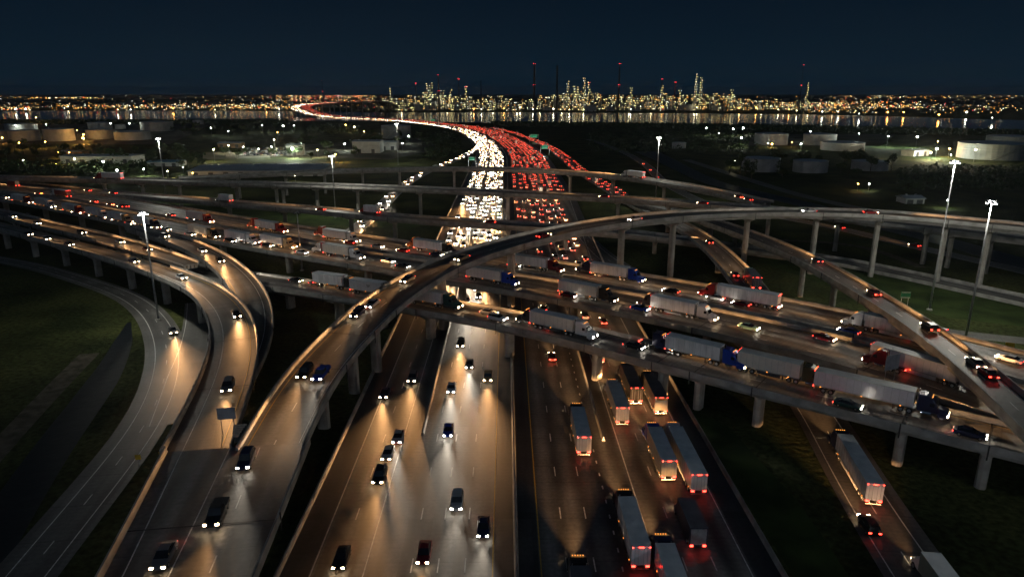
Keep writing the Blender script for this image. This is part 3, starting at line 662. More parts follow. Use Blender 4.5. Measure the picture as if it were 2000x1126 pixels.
# ---- semi truck template (x forward, middle of the whole rig at the origin)
def cabmesh():
    mb = MB()
    loft(mb, [(6.0, 1.22, .95, 3.5, 1.1, 3.85), (7.2, 1.22, .95, 3.55, 1.1, 3.95), (8.0, 1.22, .95, 3.2, 1.05, 3.55), (8.5, 1.2, .95, 2.7, 1.02, 2.95), (8.95, 1.15, .9, 1.95, 1.0, 2.12), (9.1, 1.05, .8, 1.85, .9, 2.0), (10.3, .98, .75, 1.6, .8, 1.78), (10.6, .9, .75, 1.3, .72, 1.5)])
    return mb
T = {}
T['cab'] = cabmesh().mesh('tractor_cab', M['trailer'])
mb = MB(); mb.quad((8.52, -.95, 2.86), (8.98, -1.0, 2.14), (8.98, 1.0, 2.14), (8.52, .95, 2.86)); mb.v = [(x + .03, y, z + .03) for x, y, z in mb.v]; T['screen'] = mb.mesh('windscreen', M['glass'])
T['side_l'] = boxmesh('side_window', 'glass', (7.75, 8.45, 1.20, 1.235, 2.1, 2.75)); T['side_r'] = boxmesh('side_window', 'glass', (7.75, 8.45, -1.235, -1.20, 2.1, 2.75))
T['bumper'] = boxmesh('bumper', 'chrome', (10.45, 10.72, -1.2, 1.2, .4, .82)); T['grille'] = boxmesh('grille', 'chrome', (10.55, 10.64, -.5, .5, .85, 1.4))
mb = MB(); mb.box(2.6, 9.8, -.42, .42, .78, 1.02); mb.box(3.0, 5.8, -1.1, 1.1, .98, 1.1); T['chassis'] = mb.mesh('chassis', M['dark_steel'])
T['fender'] = boxmesh('fender', 'trailer', (9.0, 10.45, -.2, .2, .55, 1.25))
mb = MB(); mb.tube([(.33, 0), (.33, 1.5)], 12, 0, True, 'x'); T['tank'] = mb.mesh('fuel_tank', M['chrome'])
mb = MB(); mb.tube([(.09, 1.1), (.09, 4.0), (.12, 4.05), (.1, 4.2)], 8); T['stack'] = mb.mesh('exhaust_stack', M['chrome'])
T['mirror'] = boxmesh('mirror', 'dark_steel', (8.85, 8.95, -.06, .06, 1.9, 2.6))
T['wheel'], T['rim'] = wheel_mesh(.51, .32); T['dual'], T['drim'] = wheel_mesh(.51, .62)
T['head'] = boxmesh('headlight', 'headlight', (10.45, 10.66, -.2, .2, .85, 1.1)); T['headw'] = boxmesh('headlight', 'headlight_warm', (10.45, 10.66, -.2, .2, .85, 1.1))
mb = MB()
for y in (-.7, -.35, 0, .35, .7): mb.box(7.9, 8.02, y - .07, y + .07, 3.62, 3.74)
T['cab_marker'] = mb.mesh('roof_marker_lights', M['cab_marker'])
def trailer_set(q):
    """trailer parts with the rear wall at x = q"""
    S = {}
    S['box'] = boxmesh('trailer_box', 'trailer', (q, 5.4, -1.29, 1.29, 1.2, 4.06))
    S['roof'] = boxmesh('trailer_roof', 'trailer_roof', (q - .02, 5.42, -1.3, 1.3, 4.06, 4.12), (q - .04, 5.44, -1.31, -1.22, 3.98, 4.13), (q - .04, 5.44, 1.22, 1.31, 3.98, 4.13))
    mb = MB(); n = int((5.4 - q) / 1.2)
    for k in range(n):
        x = q + .6 + k * 1.2
        for g in (-1, 1): mb.box(x, x + .04, min(g * 1.29, g * 1.312), max(g * 1.29, g * 1.312), 1.3, 3.95)
    for g in (-1, 1): mb.box(q, 5.4, min(g * 1.29, g * 1.315), max(g * 1.29, g * 1.315), 1.18, 1.36)
    S['rail'] = mb.mesh('side_rail', M['steel'])
    S['door_a'] = boxmesh('rear_door', 'trailer', (q - .08, q - .01, .03, 1.2, 1.28, 3.92)); S['door_b'] = boxmesh('rear_door', 'trailer', (q - .08, q - .01, -1.2, -.03, 1.28, 3.92))
    S['bar'] = boxmesh('lock_bar', 'steel', (q - .11, q - .08, -.025, .025, 1.3, 3.9))
    S['guard'] = boxmesh('underride_guard', 'steel', (q, q + .1, -1.15, 1.15, .5, .62), (q, q + .1, -.6, -.5, .6, 1.2), (q, q + .1, .5, .6, .6, 1.2))
    S['leg'] = boxmesh('landing_gear', 'dark_steel', (2.3, 2.45, -.08, .08, .25, 1.2), (2.2, 2.55, -.18, .18, .15, .25))
    S['tail'] = boxmesh('tail_light', 'taillight', (q - .14, q - .02, -.24, .24, .98, 1.18))
    S['top_marker'] = boxmesh('rear_marker_lights', 'taillight', *[(q - .14, q - .04, y - .08, y + .08, 3.96, 4.05) for y in (-1.15, -.25, 0, .25, 1.15)])
    S['side_marker'] = boxmesh('side_marker_lights', 'marker', (-.1, .1, 1.3, 1.34, 1.12, 1.22), (-.1, .1, -1.34, -1.3, 1.12, 1.22))
    S['skirt'] = boxmesh('side_skirt', 'dark_steel' if q > -8 else 'trailer', (q + 3.9, 2.0, -.02, .02, .42, 1.16))
    S['reefer'] = boxmesh('cooling_unit', 'trailer', (5.4, 5.95, -.95, .95, 2.4, 3.9), (5.6, 5.99, -.7, .7, 2.6, 3.2))
    S['print'] = boxmesh('side_print', 'dark_steel', *[(x, x + .32, -1.332, -1.318, z, z + .22) for x, z in ((0, 2.9), (.45, 2.9), (.9, 2.9), (.2, 2.55), (.65, 2.55))])
    S['q'] = q
    return S
LONG, SHORT = trailer_set(-10.7), trailer_set(-6.4)
def tractor_parts(root, rgb, warm, dx=0.0):
    m = paint(rgb)
    def a(name, key, loc=(0, 0, 0), parent=root): return link(name, T[key], parent, (loc[0] + (dx if parent is root else 0), loc[1], loc[2]))
    cab = a('tractor_cab', 'cab'); recolor(cab, m)
    a('windscreen', 'screen', parent=cab); a('side_window', 'side_l', parent=cab); a('side_window', 'side_r', parent=cab); tag(a('roof_marker_lights', 'cab_marker', parent=cab), kind='stuff')
    a('grille', 'grille', parent=cab); a('bumper', 'bumper'); a('chassis', 'chassis')
    for g in (-1, 1):
        recolor(a('fender', 'fender', (0, g * 1.05, 0)), m); a('fuel_tank', 'tank', (6.6, g * .95, .72)); a('exhaust_stack', 'stack', (5.85, g * .95, 0)); a('mirror', 'mirror', (0, g * 1.36, 0))
        a('headlight', 'headw' if warm else 'head', (0, g * .85, 0))
        w = a('wheel', 'wheel', (9.7, g * 1.05, .51)); link('rim', T['rim'], w)
        for x in (4.9, 3.6): w = a('wheel', 'dual', (x, g * .92, .51)); link('rim', T['drim'], w)
    beam(root, 10.95 + dx, .95, 'truck' if warm else False)
def semi(rgb, px, py, road, dr, label, roof='trailer_roof', box=None, warm=True, rear=False, letters=False, group=None, long=False):
    S = LONG if long else SHORT; q = S['q']; dx = -(10.7 + q) / 2
    loc, a, pt = road_pose(road, px, py, dr, (10.7 - q) / 2 if rear else 0.0)
    root = thing('semi_truck', label, 'truck', loc, a, group); root.rotation_euler = (0, pt, a)
    def ad(name, key, parent=root, x=0, y=0): return link(name, S[key], parent, (x + (dx if parent is root else 0), y, 0))
    b = ad('trailer_box', 'box'); r = ad('trailer_roof', 'roof')
    if not box: box = random.choice((None, None, (.62, .60, .64), (.70, .68, .64), (.55, .56, .60), (.66, .62, .56)))
    if box: recolor(b, paint(box))
    if roof != 'trailer_roof': recolor(r, M[roof])
    tag(ad('side_rail', 'rail', b), kind='stuff')
    for k, ys in (('door_a', (.85, .35)), ('door_b', (-.35, -.85))):
        d = ad('rear_door', k)
        if box: recolor(d, paint(box))
        for y in ys: ad('lock_bar', 'bar', d, 0, y)
    if random.random() < .6:
        for g in (-1, 1): ad('side_skirt', 'skirt', root, 0, g * 1.22)
    if random.random() < .4: ad('cooling_unit', 'reefer')
    if 'vanishing behind' in label: tag(ad('side_print', 'print'), kind='stuff')
    ad('underride_guard', 'guard'); tag(ad('rear_marker_lights', 'top_marker'), kind='stuff')
    for x in (q + 1.2, (q + 5.4) / 2, 3.5): tag(ad('side_marker_lights', 'side_marker', root, x), kind='stuff')
    for g in (-1, 1):
        ad('tail_light', 'tail', root, 0, g * .95); ad('landing_gear', 'leg', root, 0, g * .88)
        for x in (q + 1.7, q + 3.0): w = link('wheel', T['dual'], root, (x + dx, g * .92, .51)); link('rim', T['drim'], w)
    if letters:
        mb = MB()
        for k in range(6): mb.box(q - .10, q - .075, -1.0 + k * .34, -.74 + k * .34, 3.45, 3.8)
        o = tag(mb.build('rear_lettering', M['sign_yellow'], root), kind='stuff'); o.location = (dx, 0, 0)
    tractor_parts(root, rgb, warm, dx)
    return root
def bobtail(rgb, px, py, road, dr, label, warm=True):
    loc, a, pt = road_pose(road, px, py, dr)
    root = thing('tractor_unit', label, 'truck', loc, a); root.rotation_euler = (0, pt, a)
    tractor_parts(root, rgb, warm, -7.0)
    for g in (-1, 1): link('tail_light', LONG['tail'], root, (6.2, g * .5, -.1))
    return root
BT = {}
mb = MB(); loft(mb, [(2.6, 1.08, .6, 2.1, .98, 2.35), (3.5, 1.08, .6, 2.05, .96, 2.3), (4.1, 1.05, .55, 1.45, .9, 1.55), (4.9, .98, .5, 1.1, .85, 1.25), (5.0, .9, .55, 1.0, .8, 1.1)]); BT['cab'] = mb.mesh('cab', M['trailer'])
mb = MB(); mb.quad((3.55, -.9, 2.26), (4.1, -.9, 1.6), (4.1, .9, 1.6), (3.55, .9, 2.26)); mb.v = [(x + .03, y, z + .03) for x, y, z in mb.v]; BT['screen'] = mb.mesh('windscreen', M['glass'])
BT['box'] = boxmesh('cargo_box', 'trailer', (-5.0, 2.4, -1.25, 1.25, 1.0, 3.75)); BT['roof'] = boxmesh('box_roof', 'trailer_roof', (-5.02, 2.42, -1.26, 1.26, 3.75, 3.82))
BT['chassis'] = boxmesh('chassis', 'dark_steel', (-5.0, 4.0, -.5, .5, .6, .98)); BT['tail'] = boxmesh('tail_light', 'taillight', (-5.1, -4.98, -.22, .22, .8, 1.05)); BT['door'] = boxmesh('rear_door', 'steel', (-5.05, -5.0, -1.1, 1.1, 1.1, 3.6))
BT['head'] = boxmesh('headlight', 'headlight_warm', (4.85, 5.05, -.18, .18, .75, .95))
def box_truck(rgb, px, py, road, dr, label, box=None, roof='trailer_roof', rear=False):
    loc, a, pt = road_pose(road, px, py, dr, 5.0 if rear else 0.0)
    root = thing('box_truck', label, 'truck', loc, a); root.rotation_euler = (0, pt, a)
    c = link('cab', BT['cab'], root); recolor(c, paint(rgb)); link('windscreen', BT['screen'], c)
    b = link('cargo_box', BT['box'], root)
    if box: recolor(b, paint(box))
    r = link('box_roof', BT['roof'], root); recolor(r, M[roof]); link('chassis', BT['chassis'], root); link('rear_door', BT['door'], root)
    for g in (-1, 1):
        link('headlight', BT['head'], root, (0, g * .75, 0)); link('tail_light', BT['tail'], root, (0, g * .9, 0))
        for x in (-3.2, 3.9): w = link('wheel', T['wheel'], root, (x, g * .95, .51)); link('rim', T['rim'], w)
    beam(root, 5.3, .85)
    return root
RED, MAROON, BLUE, WHITE, BLACK, NAVY = (.32, .015, .015), (.15, .008, .015), (.008, .045, .36), (.66, .66, .68), (.012, .012, .014), (.012, .018, .06)
ORANGE, TEAL, OLIVE, TAN, GREY, SILVER, GREEN = (.45, .10, .01), (.008, .05, .055), (.05, .055, .025), (.38, .26, .14), (.12, .12, .13), (.4, .41, .42), (.25, .45, .38)
CR, DK = 'trailer_roof_cream', 'trailer_roof_dark'
semi(RED, 392, 433, 'A', 1, 'small far semi with white trailer and dim red cab, first in the upper middle lanes')
semi(RED, 531, 452, 'A', 1, 'white trailer between two red tractors on the far middle deck')
bobtail(RED, 498, 444, 'A', -1, 'red tractor unit touching the tail of the small white trailer, far middle deck')
semi(WHITE, 668, 471, 'A', 1, 'semi with white trailer and pale cab above the dark pole, far middle deck')
bobtail(MAROON, 630, 461, 'A', -1, 'dark red tractor unit at the left end of the white trailer beside the dark pole')
semi(BLACK, 850, 493, 'A', 1, 'white trailer with black cab just before the tall flyover, far middle deck')
bobtail(ORANGE, 813, 484, 'A', -1, 'orange tractor unit left of the tall flyover')
semi(MAROON, 1052, 527, 'A', 1, 'semi with long white trailer and dark red cab right of the flyover pier')
semi(BLUE, 1206, 545, 'A', 1, 'semi with white trailer and bright blue cab on the far middle deck')
bobtail(NAVY, 1148, 533, 'A', -1, 'navy tractor unit at the tail of the blue-cab trailer')
semi(RED, 1440, 590, 'A', -1, 'semi with red cab facing the other way, trailer below the entry ramp', long=True)
bobtail(MAROON, 1496, 600, 'A', 1, 'maroon tractor unit at the right end of the trailer below the entry ramp')
semi(WHITE, 1738, 655, 'A', -1, 'long white semi with white cab facing the other way, half under the diagonal ramp', long=True)
bobtail(WHITE, 1818, 672, 'A', 1, 'white tractor unit nosing under the diagonal ramp')
semi(MAROON, 40, 397, 'B', 1, 'maroon-cab semi in the headlight jam at the far left edge')
semi(WHITE, 88, 405, 'B', 1, 'second semi from the left edge with white cab, near middle deck')
semi(RED, 145, 416, 'B', 1, 'dim red-cab semi third from the left edge, near middle deck')
semi(WHITE, 192, 425, 'B', 1, 'white-cab semi left of the lit mast, fourth from the left edge')
semi(TAN, 236, 434, 'B', 1, 'tan-cab semi with white trailer just left of the brightly lit mast')
semi(NAVY, 290, 444, 'B', 1, 'dark-cab semi whose trailer passes behind the brightly lit mast')
semi(BLACK, 400, 462, 'B', 1, 'black-cab semi right of the brightly lit mast, near middle deck')
semi(WHITE, 474, 474, 'B', 1, 'white-cab semi with dark roof trailer, directly behind the cream-cab semi')
semi(TAN, 545, 482, 'B', 1, 'cream-cab semi with grey trailer left of the dark pole, near middle deck')
semi(WHITE, 672, 503, 'B', 1, 'white-cab semi right of the dark pole, near middle deck', roof=CR)
bobtail(SILVER, 628, 494, 'B', -1, 'pale tractor unit at the tail of the white-cab semi right of the dark pole')
semi(BLUE, 962, 552, 'B', 1, 'blue-cab semi with white trailer passing behind the thick flyover pier')
semi(BLACK, 1148, 583, 'B', 1, 'black-cab semi with long white trailer in the middle of the near middle deck')
semi(WHITE, 1335, 617, 'B', 1, 'bright white-cab semi with white trailer, near middle deck')
bobtail(BLACK, 1272, 601, 'B', -1, 'black tractor unit at the tail of the bright white-cab semi')
semi(SILVER, 1810, 738, 'B', 1, 'silver-cab semi with cream-topped trailer at the right end of the near middle deck', roof=CR, long=True)
bobtail(MAROON, 1722, 717, 'B', -1, 'dark maroon tractor unit at the tail of the cream-topped trailer', warm=True)
semi(BLACK, 668, 560, 'C', 1, 'semi with pinkish white trailer following close on the viaduct left of the flyover')
semi(NAVY, 735, 577, 'C', 1, 'semi with white trailer vanishing behind the tall flyover on the viaduct')
semi(TEAL, 848, 597, 'C', 1, 'dark teal cab semi behind the slim flyover pier on the viaduct')
semi(WHITE, 1100, 650, 'C', 1, 'clean white-cab semi with grey roof in the middle of the viaduct', warm=False)
bobtail(BLACK, 1037, 633, 'C', -1, 'black tractor unit at the tail of the clean white-cab semi')
bobtail(NAVY, 1287, 682, 'C', 1, 'dark navy tractor unit without trailer following the blue-cab semi')
semi(BLUE, 1378, 705, 'C', 1, 'vivid blue-cab semi with white trailer, nearest viaduct')
semi(OLIVE, 1530, 737, 'C', 1, 'dark olive-cab semi right behind the blue cab on the viaduct', roof=CR)
semi(NAVY, 1715, 788, 'C', 1, 'navy-cab semi with cream-topped trailer, rightmost on the viaduct', roof=CR, long=True)
semi(BLACK, 1140, 893, 'main', 1, 'semi with grey-blue roof seen from behind, left of the short barrier', rear=True)
semi(WHITE, 1215, 833, 'main', 1, 'white semi seen from behind, leftmost of the three under the viaduct', rear=True, roof=CR)
semi(BLACK, 1242, 792, 'main', 1, 'black-roofed semi between the other two emerging from under the viaduct', rear=True, roof=DK, box=(.05, .04, .035))
semi(BLACK, 1290, 812, 'main', 1, 'dark grey roofed semi with yellow letters on its rear', rear=True, roof=DK, letters=True, box=(.42, .36, .28))
semi(BLUE, 1305, 942, 'main', 1, 'grey-roofed semi with yellowish rear beside the longest trailer', rear=True, box=(.6, .55, .42))
semi(WHITE, 1363, 970, 'main', 1, 'long pale-roofed semi by the right edge line, brake lights on', rear=True, long=True)
semi(BLACK, 1250, 1118, 'main', 1, 'blue-grey roofed semi with red tail lamps near the bottom edge', rear=True, roof='trailer_roof')
semi(NAVY, 1338, 1240, 'main', 1, 'blue-grey roofed semi cut by the bottom edge, right of centre', rear=True)
box_truck(NAVY, 1362, 1076, 'main', 1, 'dark navy box truck with plain dark roof near the bottom edge', box=(.02, .025, .05), roof=DK, rear=True)
semi(BLACK, 1152, 1300, 'main', 1, 'dark-roofed truck just entering at the bottom edge', rear=True, roof=DK)
semi(ORANGE, 1170, 712, 'main', 1, 'glowing truck rear right under the near parapet of the viaduct', rear=True)
semi(NAVY, 1705, 990, 'X', -1, 'semi with navy cab and grey roof on the exit road, lower right', rear=True, long=True)
box_truck(WHITE, 1826, 1150, 'X', -1, 'pale green-white van body cut by the bottom edge on the exit road', box=(.2, .24, .2))
semi(GREEN, 1466, 556, 'F4', -1, 'semi with pale green cab and dark roof on the short entry ramp', roof=DK, box=(.08, .08, .1))
semi(SILVER, 1235, 347, 'F1', -1, 'semi with white trailer alone on the farthest arched ramp')
semi(RED, 213, 351, 'F2', -1, 'distant semi with pale trailer on the ramp at upper left')
box_truck(SILVER, 438, 394, 'F3', -1, 'white box truck with red tail lamp on the low ramp at left')
box_truck(RED, 722, 417, 'F3', -1, 'reddish box truck on the low ramp where the exit ramp passes beneath')
semi(WHITE, 118, 385, 'A', -1, 'red-lit truck front on the far middle deck near the left edge', box=(.3, .05, .04))  # the red light is put into the trailer box colour
box_truck(RED, 30, 364, 'A', -1, 'red-lit box truck at the far left edge of the middle highway', box=(.25, .04, .03))  # cab and cargo box colours carry the red light
# ---- cars: kind, paint, pixel, road, direction, label, warm
for k, rgb, x, y, rd, dr, lab, wm in [
 ('sedan', NAVY, 752, 772, 'main', -1, 'dark car with warm headlights, leftmost lane of the near freeway', True),
 ('suv', GREY, 806, 742, 'main', -1, 'grey suv with long warm beams under the flyover, second lane', True),
 ('sedan', SILVER, 778, 858, 'main', -1, 'silver car with white headlights beside the barrier end', False),
 ('suv', BLACK, 742, 935, 'main', -1, 'black suv with strong orange beams in the second lane', True),
 ('sedan', SILVER, 758, 890, 'main', -1, 'car close ahead of the orange-beamed suv, left lanes', True),
 ('sedan', WHITE, 882, 762, 'main', -1, 'white car right of the long barrier, under the viaduct', False),
 ('sedan', BLUE, 876, 845, 'main', -1, 'blue car level with the barrier end, white headlights', False),
 ('suv', BLACK, 900, 675, 'main', -1, 'black suv with warm beams just out from under the viaduct', True),
 ('sedan', GREY, 917, 715, 'main', -1, 'grey car beside the suv just under the viaduct', False),
 ('pickup', TAN, 953, 740, 'main', -1, 'tan pickup with a wide orange pool of light by the centre barrier', True),
 ('suv', SILVER, 893, 985, 'main', -1, 'silver suv with bright white headlights in the centre of the near lanes', False),
 ('sedan', NAVY, 944, 1035, 'main', -1, 'navy car with cold white lamps beside the yellow line', False),
 ('sedan', MAROON, 829, 1085, 'main', -1, 'maroon car with orange headlights near the bottom edge', True),
 ('sedan', BLACK, 668, 1095, 'main', -1, 'black car at the bottom edge in the leftmost lane', True),
 ('sedan', BLACK, 935, 580, 'main', -1, 'car with white headlights glimpsed between the two decks', False),
 ('suv', WHITE, 912, 590, 'main', -1, 'pale suv glimpsed between the decks beside the flyover pier', False),
 ('sedan', MAROON, 1078, 700, 'main', 1, 'lone car with red tail lamps under the viaduct, right of the centre barrier', True),
 ('sedan', GREY, 1062, 605, 'main', 1, 'car with red tail lamps between the decks, near the centre', True),
 ('suv', BLACK, 1142, 620, 'main', 1, 'black suv with red tail lamps between the decks', True),
 ('sedan', MAROON, 1178, 630, 'main', 1, 'red-lamped car between the decks, right of the black suv', True),
 ('suv', NAVY, 700, 622, 'R1', -1, 'navy suv leading down the tall flyover', True),
 ('sedan', SILVER, 728, 604, 'R1', -1, 'silver car behind the navy suv on the tall flyover', False),
 ('sedan', GREY, 797, 556, 'R1', -1, 'grey car on the flyover above the viaduct', True),
 ('sedan', TAN, 903, 514, 'R1', -1, 'tan car on the flyover left of the thick pier', True),
 ('suv', BLACK, 597, 735, 'R1', -1, 'black suv in the left lane where the flyover comes down', True),
 ('pickup', BLUE, 628, 738, 'R1', -1, 'blue pickup beside the black suv near the flyover foot', False),
 ('sedan', RED, 1062, 466, 'R1', 1, 'red car climbing the flyover with tail lamps glowing', True),
 ('sedan', WHITE, 1240, 431, 'R1', -1, 'white car high on the flyover crest', False),
 ('sedan', WHITE, 1580, 415, 'R1', -1, 'white car at the right part of the flyover with bright lamps', False),
 ('sedan', RED, 1700, 418, 'R1', 1, 'red-lamped car on the flyover near the far mast', True),
 ('sedan', BLACK, 462, 618, 'R2', 1, 'black car with two orange beams in the bend of the grey ramp', True),
 ('suv', GREY, 446, 760, 'R2', 1, 'grey suv above the sign post on the grey ramp', True),
 ('sedan', SILVER, 355, 545, 'R2', 1, 'silver car entering the bend of the grey ramp', True),
 ('sedan', NAVY, 262, 513, 'R2', 1, 'navy car right of the brightly lit mast pole', True),
 ('sedan', GREY, 135, 480, 'R2', 1, 'third car from the left edge on the lowest ramp', True),
 ('sedan', WHITE, 87, 469, 'R2', 1, 'second car from the left edge on the lowest ramp', True),
 ('sedan', BLACK, 46, 461, 'R2', 1, 'leftmost car on the lowest ramp', True),
 ('suv', NAVY, 482, 905, 'G', -1, 'navy suv just past the sign on the broad junction deck', False),
 ('pickup', BLACK, 425, 1010, 'G', -1, 'black pickup with long warm beams on the broad junction deck', True),
 ('sedan', GREY, 322, 1092, 'G', -1, 'grey car at the bottom edge of the broad junction deck', True),
 ('sedan', WHITE, 25, 425, 'R4', 1, 'leftmost car on the upper merging ramp', True),
 ('sedan', SILVER, 72, 438, 'R4', 1, 'second car on the upper merging ramp', True),
 ('suv', BLACK, 160, 457, 'R4', 1, 'suv with long headlight glare on the merging ramp left of the mast', True),
 ('sedan', WHITE, 235, 475, 'R4', 1, 'white car on the merging ramp just left of the mast', True),
 ('sedan', MAROON, 288, 490, 'R4', 1, 'dark red car at the end of the merging ramp', True),
 ('suv', GREY, 322, 464, 'R3', 1, 'grey suv turning off beside the lit mast onto the loop', True),
 ('sedan', WHITE, 395, 492, 'R3', 1, 'white car on the loop ramp, upper part', True),
 ('suv', BLACK, 430, 512, 'R3', 1, 'black suv on the loop ramp with broad orange beams', True),
 ('pickup', GREY, 338, 650, 'R5', 1, 'lone pickup with two round headlights on the dark frontage road', True),
 ('sedan', WHITE, 492, 528, 'C', 1, 'white car at the left start of the viaduct', False),
 ('sedan', BLACK, 588, 549, 'C', 1, 'black car on the viaduct left of the close-following trucks', True),
 ('sedan', GREY, 622, 556, 'C', 1, 'grey car right behind the first trailer on the viaduct', True),
 ('sedan', SILVER, 955, 614, 'C', 1, 'silver car on the viaduct between the two flyover piers', False),
 ('suv', WHITE, 972, 626, 'C', 1, 'white suv alongside the silver car on the viaduct', False),
 ('sedan', BLACK, 1238, 680, 'C', 1, 'black car ahead of the clean white-cab semi on the viaduct', False),
 ('sedan', TEAL, 1655, 795, 'C', 1, 'dark teal car beside the navy-cab trailer on the viaduct', False),
 ('sedan', NAVY, 1893, 852, 'C', 1, 'navy car with one long bright lamp at the right end of the viaduct', False),
 ('sedan', BLACK, 1310, 572, 'A', -1, 'black car with red tail lamps below the blue cab', False),
 ('sedan', MAROON, 1447, 597, 'A', -1, 'dark red car beside the red-cab trailer', False),
 ('sedan', WHITE, 1397, 585, 'A', -1, 'white car with red lamps under the red cab', False),
 ('sedan', BLUE, 1655, 652, 'A', -1, 'blue car beside the long white semi', False),
 ('sedan', WHITE, 1970, 706, 'A', -1, 'white-lamped car right of the diagonal ramp', False),
 ('sedan', GREEN, 1462, 643, 'B', 1, 'dark green car with red and white lamps ahead of the white-cab semi', False),
 ('sedan', MAROON, 1610, 664, 'B', 1, 'red-lamped car near the median of the near middle deck', True),
 ('sedan', BLUE, 1250, 606, 'B', 1, 'blue car by the near parapet left of the bright white-cab semi', False),
 ('sedan', MAROON, 1110, 580, 'B', 1, 'dark red car below the black-cab trailer', False),
 ('sedan', WHITE, 758, 513, 'B', 1, 'white car left of the flyover on the near middle deck', False),
 ('sedan', BLACK, 787, 523, 'B', 1, 'black car by the flyover on the near middle deck', False),
 ('sedan', SILVER, 738, 484, 'A', 1, 'silver car ahead of the pale-cab semi, far middle deck', False),
 ('sedan', RED, 787, 492, 'A', -1, 'red car ahead of the silver car on the far middle deck', True),
 ('sedan', RED, 684, 476, 'A', -1, 'red and white car beside the pale cab', True),
 ('sedan', NAVY, 853, 500, 'A', 1, 'navy car beneath the black-cab trailer', False),
 ('sedan', WHITE, 1005, 521, 'A', 1, 'white car half behind the thick flyover pier', False),
 ('suv', BLACK, 450, 474, 'B', 1, 'black suv beside the white-cab semi by the parapet', False),
 ('sedan', BLACK, 523, 482, 'B', 1, 'black car under the cream-cab semi by the parapet', True),
 ('sedan', WHITE, 590, 496, 'B', 1, 'white car right of the cream-cab semi', False),
 ('sedan', WHITE, 372, 460, 'B', 1, 'white car just right of the mast by the parapet', True),
 ('sedan', SILVER, 325, 451, 'B', 1, 'silver car right of the mast near the loop exit', True),
 ('suv', GREY, 282, 448, 'B', 1, 'grey suv left of the mast by the parapet', True),
 ('sedan', SILVER, 238, 441, 'B', 1, 'silver car below the tan-cab semi', True),
 ('suv', WHITE, 203, 433, 'B', 1, 'white suv below the white-cab semi left of the mast', True),
 ('suv', BLACK, 165, 423, 'B', 1, 'dark suv with four bright lamps left of the mast', True),
 ('sedan', WHITE, 130, 416, 'B', 1, 'pair of close headlights, car below the red-cab semi', True),
 ('suv', WHITE, 88, 408, 'B', 1, 'white suv by the parapet at far left', True),
 ('sedan', SILVER, 32, 397, 'B', 1, 'silver car by the parapet near the left edge', True),
 ('sedan', WHITE, 10, 388, 'B', 1, 'white car in the headlight jam at the left edge', True),
 ('sedan', RED, 245, 405, 'A', -1, 'red-lamped car by the grass at the far middle deck', True),
 ('sedan', RED, 180, 406, 'A', -1, 'red-lamped car in the left part of the far middle deck', True),
 ('sedan', MAROON, 216, 408, 'A', -1, 'dark red car beside the median left of the mast', True),
 ('sedan', RED, 165, 398, 'A', -1, 'red car on the far middle deck near the low ramp', True),
 ('sedan', ORANGE, 75, 380, 'A', -1, 'orange car on the far middle deck near the left edge', True),
 ('sedan', RED, 318, 425, 'A', -1, 'red-lamped car just right of the mast head', True),
 ('sedan', NAVY, 380, 434, 'A', -1, 'navy car left of the first small semi', False),
 ('sedan', NAVY, 1612, 514, 'F5', -1, 'navy car with red lamps high on the diagonal ramp', True),
 ('sedan', MAROON, 1722, 577, 'F5', -1, 'dark red car by the green sign on the diagonal ramp', True),
 ('suv', BLACK, 1822, 645, 'F5', -1, 'black suv with bright red lamps on the diagonal ramp', True),
 ('sedan', GREY, 1930, 715, 'F5', -1, 'grey car with orange-red lamps lower on the diagonal ramp', True),
 ('sedan', RED, 1952, 735, 'F5', -1, 'red car lowest on the diagonal ramp', True),
 ('suv', MAROON, 1386, 477, 'F4', -1, 'maroon suv with red lamps on the short entry ramp', True),
 ('sedan', RED, 1435, 540, 'F4', -1, 'red-lamped car beside the green-cab semi on the entry ramp', True),
 ('sedan', RED, 1640, 446, 'J', -1, 'red-lamped car on the far frontage road right of the flyover pier', True),
 ('sedan', RED, 1786, 481, 'J', -1, 'red-lamped car on the frontage road between the tall piers', True),
 ('sedan', ORANGE, 1256, 321, 'J', -1, 'orange-lit car on the far frontage road left of the mast', True),
 ('sedan', WHITE, 1270, 333, 'J', -1, 'white and red car on the far frontage road beside the mast', True),
 ('sedan', RED, 1284, 347, 'J', -1, 'red-lamped car on the frontage road just below the mast head', True),
 ('suv', RED, 1443, 387, 'F1', -1, 'red-lamped suv at the right end of the farthest ramp', True),
 ('sedan', RED, 1462, 392, 'F1', -1, 'red-lamped car at the right end of the farthest ramp', True),
 ('sedan', RED, 1180, 386, 'F2', -1, 'red-lamped car on the middle crossing ramp above the jam', True),
 ('sedan', RED, 1372, 399, 'F2', -1, 'red-lamped car on the middle crossing ramp right of the jam', True),
 ('sedan', RED, 957, 436, 'F3', -1, 'red-lamped car on the low ramp above the headlight lanes', True),
 ('sedan', RED, 627, 411, 'F3', -1, 'pink-lamped car on the low ramp above the grass', True),
 ('sedan', MAROON, 172, 374, 'F3', -1, 'red-streaked car on the low ramp at far left', True),
 ('sedan', RED, 222, 379, 'F3', -1, 'red-lamped car on the low ramp beside the grass', True),
 ('suv', BLACK, 1668, 1030, 'X', -1, 'black suv with red tail lamps behind the navy-cab semi on the exit road', True),
 ('sedan', MAROON, 1540, 712, 'X', -1, 'car with two red lamps on the exit road between the decks', True),
]: car(k, rgb, x, y, rd, dr, lab, None, wm)

